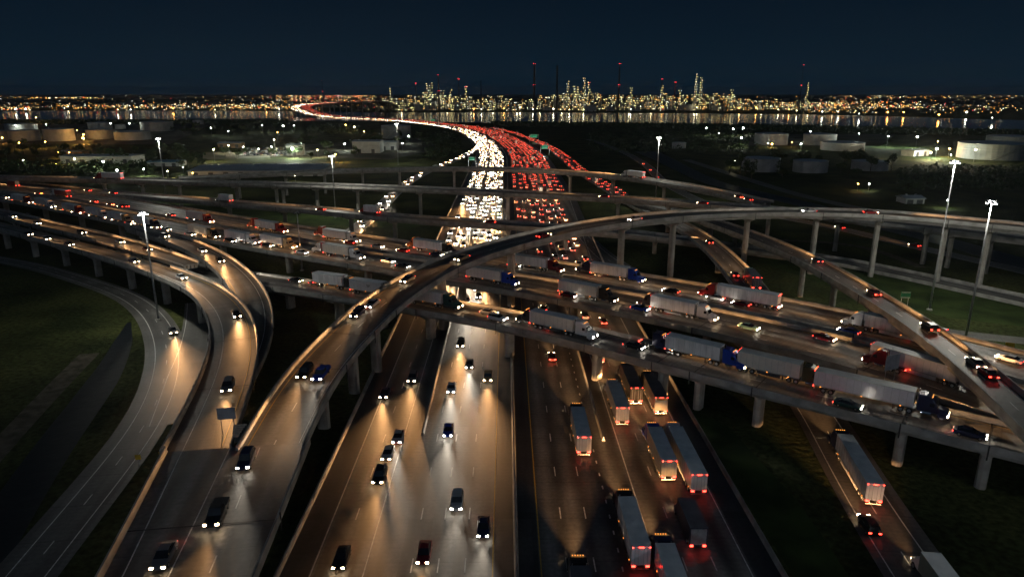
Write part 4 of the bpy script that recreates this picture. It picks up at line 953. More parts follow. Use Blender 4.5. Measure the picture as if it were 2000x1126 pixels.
# ---- the jam: the nearest ones are cars of their own, the rest is one mass of traffic
jam = []
def lane_fill(road, u, s0, s1, dr, gap0, gap1, sfar=None):
    d = s0 + random.uniform(0, 20)
    while d < s1:
        f = min(1, max(0, (d - s0) / 320.0)); g = (gap0 + (gap1 - gap0) * f) * random.uniform(0.78, 1.45)
        jam.append((road, d, u + random.uniform(-.8, .8), dr)); d += g
        if random.random() < .05: d += random.uniform(12, 38)
for u in (-24.8, -21.2, -18.2, -13.4, -10.4, -7.3, -4.0): lane_fill('main', u, 90 + 214, main.len - 40, -1, 17, 8.8)
for u in (6.5, 10.2, 14.0, 18.6, 22.6, 26.4, 30.2): lane_fill('main', u, 90 + (205 if u > 11 else 300), main.len - 40, 1, 26 if u < 20 else 20, 9.8)
for u in (34.0, 37.4): lane_fill('main', u, 90 + 420, 1500, 1, 22, 10)
KK = ROADS['K']; EE = ROADS['E']
for u in (-4, 0, 4): lane_fill('K', u, 20, KK.len - 30, 1, 11, 13)
for u in (-2, 2): lane_fill('E', u, 10, EE.len - 45, 1, 15, 26)
def jam_pose(j):
    pa = ROADS[j[0]]; p, t, n = pa.at(j[1]); q = p + n * j[2]; dr = j[3]
    if j[0] == 'K': dr = -1
    dzz = (pa.at(j[1] + 5)[0].z - p.z) / 5.0 * dr
    return Vector((q.x, q.y, q.z + 0.04)), math.atan2(t.y * dr, t.x * dr), dzz
jam.sort(key=lambda j: jam_pose(j)[0].length)
PAL = [SILVER, WHITE, GREY, BLACK, NAVY, MAROON, TAN, WHITE, (.2, .2, .21)]
N_IND = 150
for j in jam[:N_IND]:
    loc, a, dzz = jam_pose(j); k = random.choice(['sedan', 'sedan', 'suv', 'suv', 'pickup'])
    sm = CARS[k]['small']; o = link('traffic_car', sm, None, loc); o.rotation_euler = (0, -math.atan(dzz), a); recolor(o, paint(random.choice(PAL)))
    o.material_slots[3].link = 'OBJECT'; o.material_slots[3].material = M[random.choice(('jam_head', 'jam_head_amber', 'jam_head_white'))]
    if jam.index(j) % 2 == 0: beam(o, 2.7, .75, random.random() < .75)
    if j[0] == 'E': tag(o, 'car with headlights on the slip road beside the freeway', 'car', 'cars on the slip road')
    elif j[3] < 0: tag(o, 'car with lit headlights in the dense oncoming lanes of the freeway', 'car', 'oncoming freeway traffic')
    else: tag(o, 'car with red tail lamps in the queue heading away on the freeway', 'car', 'freeway queue heading away')
mb = MB(); B8 = CARS['suv']
far_mats = [paint(SILVER), paint(GREY), paint(WHITE), M['glass'], M['jam_head'], M['jam_tail'], paint(MAROON), M['jam_head_amber'], M['jam_head_white'], M['jam_tail_dim']]
for j in jam[N_IND:]:
    loc, a, dzz = jam_pose(j); c, s = math.cos(a), math.sin(a); i0 = len(mb.v); big = random.random() < 0.05
    mt = random.choice((0, 1, 1, 2, 6)); L = 9.0 if big else 2.3; hh = 3.6 if big else 0.95
    mb.box(-L, L * .0 + 2.3, -.9, .9, .3, hh, mt)
    if not big: frustum(mb, -1.9, 1.0, .82, .95, -1.5, .3, .66, 1.5, 3)
    hm_, tm_ = random.choice((4, 4, 7, 7, 7, 8)), random.choice((5, 5, 9, 9))
    for g in (-1, 1):
        mb.box(2.25, 2.5, g * .62 - .2, g * .62 + .2, .52, .80, hm_); mb.box(-L - .16, -L + .02, g * .62 - .2, g * .62 + .2, .72, .96, tm_)
    for i in range(i0, len(mb.v)):
        x, y, z = mb.v[i]; mb.v[i] = (loc.x + x * c - y * s, loc.y + x * s + y * c, loc.z + z + x * dzz)
tag(mb.build('distant_traffic', far_mats), 'mass of distant cars with glaring headlights and red tail lamps on the winding freeway', 'traffic', None, 'stuff')
# ================================================================== HIGH-MAST LIGHTS
def mast(px_top, px_base, label, power, unlit=False, h=None, col=(1.0, 0.97, 0.84), pos=None):
    if pos: b = Vector((*pos, 0)); h = h or 36
    else:
        b = P(*px_base, 0)
        lo, hi = 5.0, 60.0                               # height from where the head stands in the photograph
        for _ in range(40):
            m = (lo + hi) / 2
            if px_of(Vector((b.x, b.y, m)))[1] > px_top[1]: lo = m
            else: hi = m
        h = (lo + hi) / 2
    root = thing('high_mast_light', label, 'light pole', b)
    mb = MB(); mb.tube([(.32, 0), (.27, h * .3), (.20, h * .7), (.13, h)], 10); mb.build('pole', M['steel'], root, True)
    mb = MB(); mb.tube([(.8, 0), (.8, .35), (.5, .5)], 10); mb.build('base', M['pier'], root)
    mb = MB()
    for k in range(12):
        a, c = 2 * math.pi * k / 12, 2 * math.pi * (k + 1) / 12
        mb.bar((.95 * math.cos(a), .95 * math.sin(a), h - .5), (.95 * math.cos(c), .95 * math.sin(c), h - .5), .06)
    for k in range(3):
        a = 2 * math.pi * k / 3; mb.bar((0, 0, h - .2), (.95 * math.cos(a), .95 * math.sin(a), h - .5), .05)
    mb.build('ring', M['steel'], root)
    hs = MB(); hs.tube([(.36, -.12), (.33, .1), (.18, .38), (.1, .5)], 10); hm = hs.mesh('luminaire', M['dark_steel'])
    gl = MB(); gl.tube([(.27, -.26), (.28, -.12)], 10); gm = gl.mesh('lens', M['mast_lamp'] if not unlit else M['glass'])
    for k in range(6):
        a = 2 * math.pi * k / 6; l = link('luminaire', hm, root, (1.1 * math.cos(a), 1.1 * math.sin(a), h - .7)); link('lens', gm, l)
    if not unlit: lamp_light(root, (0, 0, h - 1.6), power, col, 1.2)
    return root
mast((295, 412), (310, 625), 'brightly lit mast light standing between the ramps at left', 13000)
mast((1920, 390), (1885, 665), 'tall lit mast light at right, rightmost and brightest there', 17000)
mast((1846, 312), (1815, 605), 'tall lit mast light at right, second from the right edge', 14000)
mast((1288, 266), (1280, 400), 'lit mast light right of the jam beside the canal', 17000)
mast((646, 302), (656, 425), 'lit mast light left of the jam in front of the warehouse roof', 17000)
mast((317, 268), (326, 395), 'lit mast light far left above the ramps', 17000)
mast((773, 240), (778, 322), 'lit mast light left of the bend, farthest of the tall ones', 17000)
mast((585, 412), (590, 528), 'unlit dark mast pole beside the middle highway', 0, unlit=True)
mast((52, 415), (60, 452), 'short unlit dark pole at the left edge between the ramps', 0, unlit=True)
# unseen masts added beside and behind the viewpoint to light near roads and trailers
BLUISH = (0.84, 0.90, 1.0)
mast(None, None, 'tall unseen mast light added behind the viewpoint, left of the freeway', 64000, pos=(-75, -95), h=44, col=BLUISH)
mast(None, None, 'tall unseen mast light added behind the viewpoint, right of the freeway', 64000, pos=(80, -95), h=44, col=BLUISH)
mast(None, None, 'tall added mast light beside the exit road, out of the picture', 7000, pos=(112, 42), h=38)
# ================================================================== SIGNS AND JUNCTION FURNITURE
def height_at(b, ytop, hi=400.0):
    lo = 0.0
    for _ in range(40):
        m = (lo + hi) / 2
        if px_of(Vector((b.x, b.y, m)))[1] > ytop: lo = m
        else: hi = m
    return (lo + hi) / 2
def post_sign(loc, rz, w, h, zc, m, label, posts=(-.35, .35), border=False):
    root = thing('road_sign', label, 'sign', loc, rz)
    mb = MB(); mb.box(-w / 2, w / 2, -.04, .04, zc - h / 2, zc + h / 2); pn = mb.build('panel', M[m], root)
    if border:
        mb = MB()
        for a in ((-w / 2 + .1, w / 2 - .1, zc + h / 2 - .25, zc + h / 2 - .12), (-w / 2 + .1, w / 2 - .1, zc - h / 2 + .12, zc - h / 2 + .25)): mb.box(a[0], a[1], -.06, -.05, a[2], a[3])
        tag(mb.build('border', M['white_paint'], pn), kind='stuff')
    for f in posts:
        mb = MB(); mb.bar((f * w, .1, -.05), (f * w, .1, zc + h / 2 - .1), .07, 6); mb.build('post', M['steel'], root)
    return root
g = P(447, 848, 10.98); post_sign(g, R(8), 2.7, 1.9, 3.6, 'sign_back', 'grey blank sign panel on two posts at the nose of the junction')
g = P(466, 850, 10.98)
root = thing('crash_cushion', 'pale rounded crash cushion at the nose of the junction', 'crash cushion', g, R(100))
for k in range(5):
    mb = MB(); w = 0.5 + .12 * k; mb.box(-1.6 + k * .75, -1.0 + k * .75, -w, w, 0.02, .95); mb.build('segment', M['crash'], root)
mb = MB(); mb.tube([(.55, 0.02), (.55, .9), (.45, .98)], 12, 0, True, 'z', (-1.75, 0, 0)); mb.build('nose', M['crash'], root)
p5 = ROADS['F5']; d5, u5 = p5.near(P(1706, 582, 15.5)); q, t, n = p5.at(d5)
post_sign(q - n * (p5.hw(.5) + .2) * 1.0, math.atan2(t.y, t.x) + R(90), 2.2, 1.6, 2.6, 'sign_green', 'small green road sign on the parapet of the diagonal ramp', border=True)
post_sign(P(1967, 700, 0), R(-20), 1.9, 1.9, 3.2, 'sign_yellow', 'yellow warning sign in the grass right of the diagonal ramp', (0,))
post_sign(P(272, 908, 0), R(10), .9, .9, 1.6, 'sign_yellow', 'small yellow marker sign in the dark grass beside the frontage road', (0,))
post_sign(P(317, 900, 0), R(10), .7, .7, 1.5, 'sign_yellow', 'smaller yellow marker in the grass by the junction deck', (0,))
pB = ROADS['B']; dB, uB = pB.near(P(1765, 735, 9)); q, t, n = pB.at(dB)
post_sign(q + n * (8.7 + .5), math.atan2(t.y, t.x) + R(75), 3.6, 3.0, 4.5, 'sign_back', 'dark sign panel standing on the parapet above the cream-topped trailer')
def gantry(px, py, w, h, label):
    b = P(px, py, 0); root = thing('overhead_sign', label, 'sign', b, R(-15))
    mb = MB(); mb.box(-w / 2, w / 2, -.08, .08, 6.5, 6.5 + h); pn = mb.build('panel', M['sign_green'], root)
    mb = MB(); mb.box(-w / 2 + .2, w / 2 - .2, -.11, -.09, 6.5 + h - .5, 6.5 + h - .3); mb.box(-w / 2 + .2, w / 2 - .2, -.11, -.09, 6.8, 7.0); tag(mb.build('border', M['white_paint'], pn), kind='stuff')
    for x in (-w / 2 - 1, w / 2 + 1):
        mb = MB(); mb.tube([(.3, -.1), (.25, 6.5 + h)], 8); o = mb.build('post', M['steel'], root); o.location = (x, .5, 0)
    mb = MB(); mb.bar((-w / 2 - 1, .5, 6.6), (w / 2 + 1, .5, 6.6), .15); mb.bar((-w / 2 - 1, .5, 6.2 + h), (w / 2 + 1, .5, 6.2 + h), .15); mb.build('truss', M['steel'], root)
    lamp_light(root, (0, -4, 5.0), 900, (0.9, 1, 0.95), .3)
gantry(1043, 279, 10, 4.6, 'large green overhead sign right of the red queue')
gantry(1064, 303, 7, 4.0, 'smaller green overhead sign beside the slip road')
gantry(846, 243, 8, 4.0, 'tiny green overhead sign over the far bend')
gantry(922, 328, 5, 3.0, 'green and yellow roadside sign just behind the farthest ramp')

# ================================================================== TREES
def tree_meshes(seed, h, r):
    rnd = random.Random(seed); tb = MB()
    tb.tube([(.32, -.2), (.24, h * .25), (.14, h * .55), (.05, h * .8)], 7)
    lim = []
    for k in range(6):
        a = rnd.uniform(0, 6.28); z0 = h * rnd.uniform(.25, .5); e = (r * .7 * math.cos(a), r * .7 * math.sin(a), z0 + h * rnd.uniform(.12, .3)); tb.bar((0, 0, z0), e, .08, 5); lim.append(e)
    cb = MB()
    clumps = [(e[0], e[1], e[2] + .4, r * rnd.uniform(.3, .45)) for e in lim] + [(rnd.gauss(0, r * .35), rnd.gauss(0, r * .35), h * rnd.uniform(.5, .92), r * rnd.uniform(.28, .48)) for _ in range(8)]
    for cx, cyy, cz, cr in clumps:
        for _ in range(34):
            d = Vector((rnd.gauss(0, 1), rnd.gauss(0, 1), rnd.gauss(0, .8))).normalized() * (cr * rnd.uniform(.35, 1.05)); c = Vector((cx, cyy, cz)) + d
            u = Vector((rnd.gauss(0, 1), rnd.gauss(0, 1), rnd.gauss(0, 1))).normalized(); v = u.orthogonal().normalized(); s = rnd.uniform(.22, .5)
            cb.quad(c - u * s - v * s * .6, c + u * s - v * s * .6, c + u * s + v * s * .6, c - u * s + v * s * .6)
    return tb.mesh('trunk', M['bark']), cb.mesh('crown', M['leaf'])
TREES = [tree_meshes(1, 9, 4.2), tree_meshes(2, 11, 4.6), tree_meshes(3, 7.5, 3.8), tree_meshes(4, 12, 5.2)]
def tree(px, py, label, group):
    b = P(px, py, 0); r = thing('tree', label, 'tree', b, random.uniform(0, 6.28), group); s = random.uniform(.75, 1.3); r.scale = (s, s, s * random.uniform(.85, 1.15))
    t, c = random.choice(TREES); link('trunk', t, r); link('crown', c, r)
for zone, n, lab, grp in (((560, 268, 830, 296), 26, 'bushy tree among the lit yards left of the freeway bend', 'trees by the lit yards'),
                          ((225, 298, 400, 345), 22, 'dark tree around the low sheds at left', 'trees around the sheds'),
                          ((0, 285, 230, 318), 16, 'dark tree below the tank farm at far left', 'trees below the tank farm'),
                          ((330, 250, 620, 268), 20, 'dark tree in the belt between tanks and channel', 'trees in the far belt'),
                          ((1420, 318, 1760, 352), 26, 'dark tree around the unlit tanks at right', 'trees around the unlit tanks'),
                          ((430, 303, 700, 312), 14, 'tree fringing the car park behind the big warehouse', 'trees by the car park')):
    for _ in range(n): tree(random.uniform(zone[0], zone[2]), random.uniform(zone[1], zone[3]), lab, grp)
# woods along the near bank of the channel: far, dark, nobody could count them
mb = MB(); rnd = random.Random(5)
for (x0, y0), (x1, y1) in zip(near_bank[1:-1], near_bank[2:]):
    for _ in range(int(abs(x1 - x0) * 3.2)):
        f = rnd.random(); x = x0 + (x1 - x0) * f
        if 560 < x < 965: continue
        b = P(x, y0 + (y1 - y0) * f + abs(rnd.gauss(0.6, 2.2)) + .5, 0); h = rnd.uniform(3, 8) * (1.2 if x > 1450 else .75)
        for _ in range(7):
            c = b + Vector((rnd.gauss(0, 5), rnd.gauss(0, 5), h * rnd.uniform(.1, 1))); u = Vector((rnd.gauss(0, 1), rnd.gauss(0, .6), rnd.gauss(0, 1))).normalized(); v = u.orthogonal().normalized(); s = rnd.uniform(.8, 1.9)
            mb.quad(c - u * s - v * s * .7, c + u * s - v * s * .7, c + u * s + v * s * .7, c - u * s + v * s * .7)
tag(mb.build('woods', M['leaf']), 'dark belt of woods along the near bank of the channel', 'woods', None, 'stuff')
mb = MB()
for zone, n in (((850, 250, 900, 300), 120), ((1150, 252, 1480, 300), 420), ((1760, 330, 2000, 372), 260), ((0, 318, 300, 340), 200), ((830, 262, 880, 310), 120), ((600, 244, 700, 262), 160)):
    for _ in range(n):
        b = P(rnd.uniform(zone[0], zone[2]), rnd.uniform(zone[1], zone[3]), 0); h = rnd.uniform(1.5, 6)
        for _ in range(7):
            c = b + Vector((rnd.gauss(0, 2), rnd.gauss(0, 2), h * rnd.uniform(.1, 1))); u = Vector((rnd.gauss(0, 1), rnd.gauss(0, 1), rnd.gauss(0, 1))).normalized(); v = u.orthogonal().normalized(); s = rnd.uniform(.4, 1.2)
            mb.quad(c - u * s - v * s * .7, c + u * s - v * s * .7, c + u * s + v * s * .7, c - u * s + v * s * .7)
tag(mb.build('scrub', M['leaf']), 'dark scrub scattered over the unlit land', 'scrub', None, 'stuff')

# ================================================================== TANKS, SHEDS, LAMPS OF THE LOTS
def tank(x0, x1, ytop, ybase, label, m='tank_white', group=None, roof=None):
    b = P((x0 + x1) / 2, ybase, 0); r = (P(x1, ybase, 0) - P(x0, ybase, 0)).length / 2; b = b + Vector((0, r * .8, 0)); h = max(3.0, height_at(b - Vector((0, r, 0)), ytop))
    root = thing('storage_tank', label, 'tank', b, 0, group)
    mb = MB(); mb.tube([(r, -.1), (r, h)], 40, 0, False); mb.build('shell', M[m], root)
    mb = MB(); mb.tube([(r, h), (r * .5, h + r * .04), (.3, h + r * .07)], 40, 0, True); mb.build('roof', M[roof or 'roof_metal'], root)
    for z in ((h - .35, h - .1), (h * .62, h * .62 + .18)):
        mb = MB(); mb.tube([(r + .02, z[0]), (r + .35, z[0]), (r + .35, z[1]), (r + .02, z[1])], 40, 0, False); mb.build('wind_girder', M['steel'], root)
    mb = MB()
    for k in range(14):
        a = -2.2 + k * .07; c = a + .07; z = h * k / 14; z2 = h * (k + 1) / 14; mb.bar(((r + .5) * math.cos(a), (r + .5) * math.sin(a), z), ((r + .5) * math.cos(c), (r + .5) * math.sin(c), z2), .25, 4)
    mb.build('stair', M['steel'], root)
for i, (a, b, c, d, l) in enumerate([(8, 62, 256, 276, 'wide white tank second from the left edge, front row of the tank farm'), (77, 131, 253, 276, 'wide pinkish tank left of the orange glare'),
        (160, 212, 254, 272, 'tank right behind the orange glare'), (214, 279, 258, 274, 'low broad tank right of the orange glare'), (266, 326, 239, 257, 'large tank right of the two lamp posts in the back row'),
        (0, 55, 243, 255, 'back row tank at the left edge'), (222, 241, 244, 252, 'small pale tank between larger ones'), (165, 208, 240, 252, 'back row tank behind the orange glare'), (374, 394, 235, 243, 'small square-looking pale tank at the water edge'),
        (-45, 4, 257, 276, 'tank cut by the left edge'), (742, 800, 246, 271, 'big unlit grey tank behind the white shed by the freeway'),
        (1483, 1546, 262, 283, 'pale tank with an orange lamp at its foot, left of the lawn'), (1580, 1641, 263, 284, 'pale tank lit from the right beside the lawn'), (1619, 1700, 280, 295, 'flat low round tank in front of the lawn'),
        (1459, 1531, 311, 336, 'unlit pale tank among trees, left of three'), (1560, 1625, 316, 338, 'unlit tank among trees, middle of three'), (1678, 1746, 317, 334, 'unlit tank among trees, right of three'),
        (1908, 2030, 283, 313, 'huge grey tank at the right edge behind the lamps'), (1955, 2040, 268, 284, 'grey tank at the right edge behind the huge one'), (1315, 1342, 279, 290, 'small dim tank right of the mast')]):
    tank(a, b, c, d, l, 'tank_grey' if a > 1900 or a == 742 else 'tank_white')
def shed(x0, x1, ytop, ybase, depth, label, wall='wall_panel', roof='roof_metal', doors=3, rz=0.0, gable=1.2):
    b = P((x0 + x1) / 2, ybase, 0); w = (P(x1, ybase, 0) - P(x0, ybase, 0)).length; h = max(3, height_at(b, ytop)); root = thing('warehouse', label, 'building', b, rz)
    mb = MB(); mb.box(-w / 2, w / 2, 0, depth, -.1, h); mb.build('wall', M[wall], root)
    mb = MB(); mb.rings([[(x, -.6, h + .02), (x, depth / 2, h + gable), (x, depth + .6, h + .02), (x, depth + .6, h + .3), (x, depth / 2, h + gable + .3), (x, -.6, h + .3)] for x in (-w / 2 - .5, w / 2 + .5)]); rf = mb.build('roof', M[roof], root)
    nr = max(2, int(w / 9))
    for k in range(nr):
        x = -w / 2 + w * (k + .5) / nr; mb = MB()
        mb.box(x - .5, x + .5, depth * .5 - .5, depth * .5 + .5, h + gable + .3, h + gable + .9); mb.build('roof_vent', M['steel'], rf)
    for k in range(doors):
        x = -w / 2 + w * (k + .5) / doors; mb = MB(); mb.box(x - 1.8, x + 1.8, -.08, .02, .02, min(4.2, h * .8)); mb.build('loading_door', M['dark_steel'], root)
shed(372, 628, 334, 345, 55, 'very wide low warehouse with a pale flat roof behind the ramps', doors=9, rz=R(4), gable=2.0)
shed(689, 742, 277, 299, 26, 'white box-like shed lit by a wall lamp left of the bend', doors=2)
shed(742, 775, 278, 293, 18, 'lower white shed attached beside the box-like shed', doors=2)
shed(288, 350, 317, 325, 16, 'small shed with a bluish roof near the left mast', roof='roof_blue')
shed(120, 258, 306, 320, 24, 'long shed with a pale flat roof and two lamps, far left', doors=5)
shed(116, 160, 297, 305, 14, 'low brown building with two red lamps behind the long shed', wall='wall_brick', doors=2)
shed(560, 590, 284, 304, 12, 'tall narrow white building beside the brightest yard lamp', doors=1)
shed(426, 470, 280, 289, 14, 'low orange-lit building behind the car park', wall='wall_brick', doors=3)
shed(1776, 1822, 294, 305, 14, 'small pale building glowing beside two bright lamps', doors=2, rz=R(25))
shed(1768, 1805, 391, 398, 10, 'dim pale shed in the dark right of the flyover', doors=2)
shed(1330, 1352, 205, 216, 40, 'waterfront shed with orange lamps on the far bank', doors=2)
shed(1142, 1165, 207, 218, 30, 'pale waterfront building below the lit columns', doors=2)
def lamp_post(px, py, h, m, label, group, power=None, r=.55):
    hd = P(px, py, h); root = thing('lamp_post', label, 'lamp post', (hd.x, hd.y, 0), 0, group)
    mb = MB(); mb.tube([(.14, 0), (.08, h)], 6); mb.build('pole', M['steel'], root)
    mb = MB(); mb.box(-.5, .5, -.15, .15, h, h + .15); mb.build('arm', M['steel'], root)
    mb = MB(); mb.tube([(r * .4, -r * .7), (r, -r * .25), (r, r * .25), (r * .4, r * .7)], 8, 0, True, 'z', (0, 0, h - r * .8)); mb.build('lamp_head', M[m], root)
    c = {'post_white': (.9, 1, .82), 'post_orange': (1, .5, .12), 'post_yellow': (1, .85, .45)}[m]
    lamp_light(root, (0, 0, h - 2.2 * r), power or 3500, c, .4)
WH, OR, YE = 'post_white', 'post_orange', 'post_yellow'
for x, y, h, m, pw, r in [(216, 240, 14, WH, 9000, .9), (252, 240, 14, WH, 9000, .9), (412, 249, 12, WH, 5000, .8), (512, 244, 12, WH, 5000, .8), (553, 245, 12, WH, 7000, .9), (574, 245, 10, WH, 3000, .6), (542, 258, 9, OR, 2500, .5),
        (446, 256, 9, WH, 2500, .5), (675, 243, 10, OR, 5000, .8), (692, 247, 10, YE, 6000, .9), (711, 256, 9, OR, 3000, .6), (798, 265, 10, WH, 4000, .7), (786, 279, 9, WH, 4000, .6)]:
    lamp_post(x, y, h, m, 'yard lamp in the dark belt left of the freeway bend', 'yard lamps by the bend', pw, r)
for x, y, h, m, pw, r in [(571, 288, 11, WH, 30000, 1.1), (446, 283, 9, YE, 7000, .7), (475, 286, 8, WH, 7000, .6), (417, 291, 12, YE, 5000, .6), (588, 280, 9, WH, 4000, .5), (530, 286, 9, WH, 9000, .4), (505, 290, 9, WH, 9000, .4), (620, 292, 8, YE, 6000, .4), (655, 300, 8, OR, 5000, .5), (673, 280, 8, WH, 5000, .6), (724, 280, 9, WH, 6000, .6), (535, 272, 11, YE, 5000, .5)]:
    lamp_post(x, y, h, m, 'yard lamp over the crowded car park behind the big warehouse', 'car park lamps', pw * 2.2, r)
for x, y, h, m, pw, r in [(162, 268, 9, OR, 26000, 1.3), (163, 262, 9, OR, 9000, .8), (68, 258, 8, OR, 3500, .6), (37, 278, 8, OR, 3500, .6), (88, 276, 8, OR, 3500, .6), (137, 253, 8, OR, 3500, .6), (150, 254, 8, OR, 3000, .5), (4, 268, 8, OR, 3500, .7), (70, 229, 14, OR, 6000, 1.0), (30, 244, 10, WH, 3000, .5), (90, 242, 10, WH, 3000, .6)]:
    lamp_post(x, y, h, m, 'orange or white lamp among the tanks at far left', 'tank farm lamps', pw * 1.5, r)
for x, y, h, m, pw, r in [(201, 314, 8, WH, 7000, .8), (228, 331, 7, WH, 5000, .7), (145, 309, 7, YE, 5000, .7), (135, 297, 6, OR, 2500, .4), (114, 297, 6, OR, 2500, .4), (109, 319, 5, OR, 4000, .4), (280, 329, 6, WH, 3500, .4), (327, 333, 6, YE, 4500, .4), (357, 326, 6, WH, 2000, .35), (376, 337, 6, OR, 2000, .35), (45, 312, 6, WH, 2000, .4), (576, 342, 5, YE, 2500, .4)]:
    lamp_post(x, y, h, m, 'small lamp by the low sheds at left', 'shed lamps', pw, r)
for x, y, h, m, pw, r in [(1380, 249, 12, WH, 6000, .9), (1432, 251, 12, WH, 4000, .7), (1452, 249, 12, WH, 6000, .9), (1448, 268, 12, WH, 6000, .9), (1404, 259, 8, WH, 2500, .5), (1482, 262, 12, WH, 3000, .5), (1583, 256, 14, WH, 5000, .6), (1565, 280, 8, WH, 4000, .7), (1508, 280, 5, OR, 2500, .9), (1500, 279, 5, WH, 2500, .4), (1547, 277, 6, OR, 2500, .4)]:
    lamp_post(x, y, h, m, 'cold white lamp around the pale tanks at right', 'tank lamps at right', pw, r)
for x, y, h, m, pw, r in [(1678, 260, 14, WH, 14000, .6), (1735, 265, 14, WH, 14000, .7), (1792, 266, 14, WH, 14000, .95), (1830, 289, 10, WH, 30000, 1.0), (1818, 296, 8, YE, 30000, 1.0), (1832, 275, 10, OR, 4000, .6), (1855, 289, 9, OR, 7000, .8), (1883, 289, 9, OR, 5000, .6), (1906, 291, 12, YE, 6000, .8), (1988, 291, 10, WH, 4000, .7), (1949, 275, 14, OR, 5000, .7), (1858, 302, 8, WH, 4000, .4)]:
    lamp_post(x, y, h, m, 'lamp along the lit lawn and the huge tank at right', 'lawn lamps', pw * 1.8, r)
for x, y, h, m, pw, r, l in [(1676, 358, 5, OR, 900, .35, 'tiny reddish lamp in the dark right of the flyover'), (1698, 358, 5, WH, 900, .4, 'tiny white lamp in the dark right of the flyover'), (1851, 390, 5, WH, 1500, .35, 'small white lamp by the dim shed'), (1435, 313, 6, YE, 1200, .4, 'tiny yellow lamp left of the unlit tanks')]:
    lamp_post(x, y, h, m, l, None, pw, r)
# car park
rnd = random.Random(11)
for row in range(6):
    for k in range(15):
        b = P(472 + k * 6.4 + row * 1.5, 290.5 + row * 2.6, 0)
        o = link('parked_car', CARS[rnd.choice(['sedan', 'suv', 'sedan'])]['parked'], None, (b.x, b.y, .03)); o.rotation_euler = (0, 0, R(90) + rnd.choice((0, math.pi)) + rnd.uniform(-.05, .05)); recolor(o, paint(rnd.choice(PAL)))
        tag(o, 'parked car in the lamp-lit car park behind the big warehouse', 'car', 'cars in the car park')

# ================================================================== REFINERY ON THE FAR BANK
rnd = random.Random(21)
def octa(mb, c, s, m):
    i = len(mb.v); x, y, z = c
    mb.v += [(x + s, y, z), (x - s, y, z), (x, y + s, z), (x, y - s, z), (x, y, z + s), (x, y, z - s)]
    for a, b, d in ((0, 2, 4), (2, 1, 4), (1, 3, 4), (3, 0, 4), (2, 0, 5), (1, 2, 5), (3, 1, 5), (0, 3, 5)): mb.face((i + a, i + b, i + d), m)
LAMPS = [M['lamp_warm'], M['lamp_yellow'], M['lamp_orange'], M['lamp_white'], M['lamp_red'], M['lamp_teal']]
def column(px, ytop, label, r=3.0, lit=True, red=False, base=214.5, m='refinery_steel', bands=False):
    b = P(px, base, 0); h = height_at(b, ytop); root = thing('refinery_column' if lit else 'chimney', label, 'tower', b)
    if bands:
        for k in range(7):
            mb = MB(); mb.tube([(r * (1 - .05 * k), h * k / 7), (r * (1 - .05 * (k + 1)), h * (k + 1) / 7)], 12); mb.build('band', M['stack_red' if k % 2 == 0 else 'tank_white'], root)
    else:
        mb = MB(); mb.tube([(r * 1.15, -.2), (r, h * .2), (r * .8, h)], 12); mb.build('shaft', M[m], root)
    mb = MB(); ml = MB(); n = int(h / 9)
    if lit:
        for k in range(1, n + 1):
            z = h * k / n; mb2 = MB(); mb2.tube([(r + 1.6, z - .2), (r + 1.6, z + .2)], 10); mb2.build('platform', M['refinery_steel'], root)
            for _ in range(2):
                a = rnd.uniform(-math.pi, 0); octa(ml, ((r + 1.9) * math.cos(a), (r + 1.9) * math.sin(a), z + 1.6), rnd.uniform(.65, 1.0), rnd.choice((0, 0, 1, 1, 3)))
    if red:
        for z in ((h + .8, h * .55) if h > 120 else (h + .8,)):
            for s in (-1, 1): octa(ml, (s * (r * .9 + .4), -r, z), .95, 4)
    if ml.f: tag(ml.build('lamps', LAMPS, root), kind='stuff')
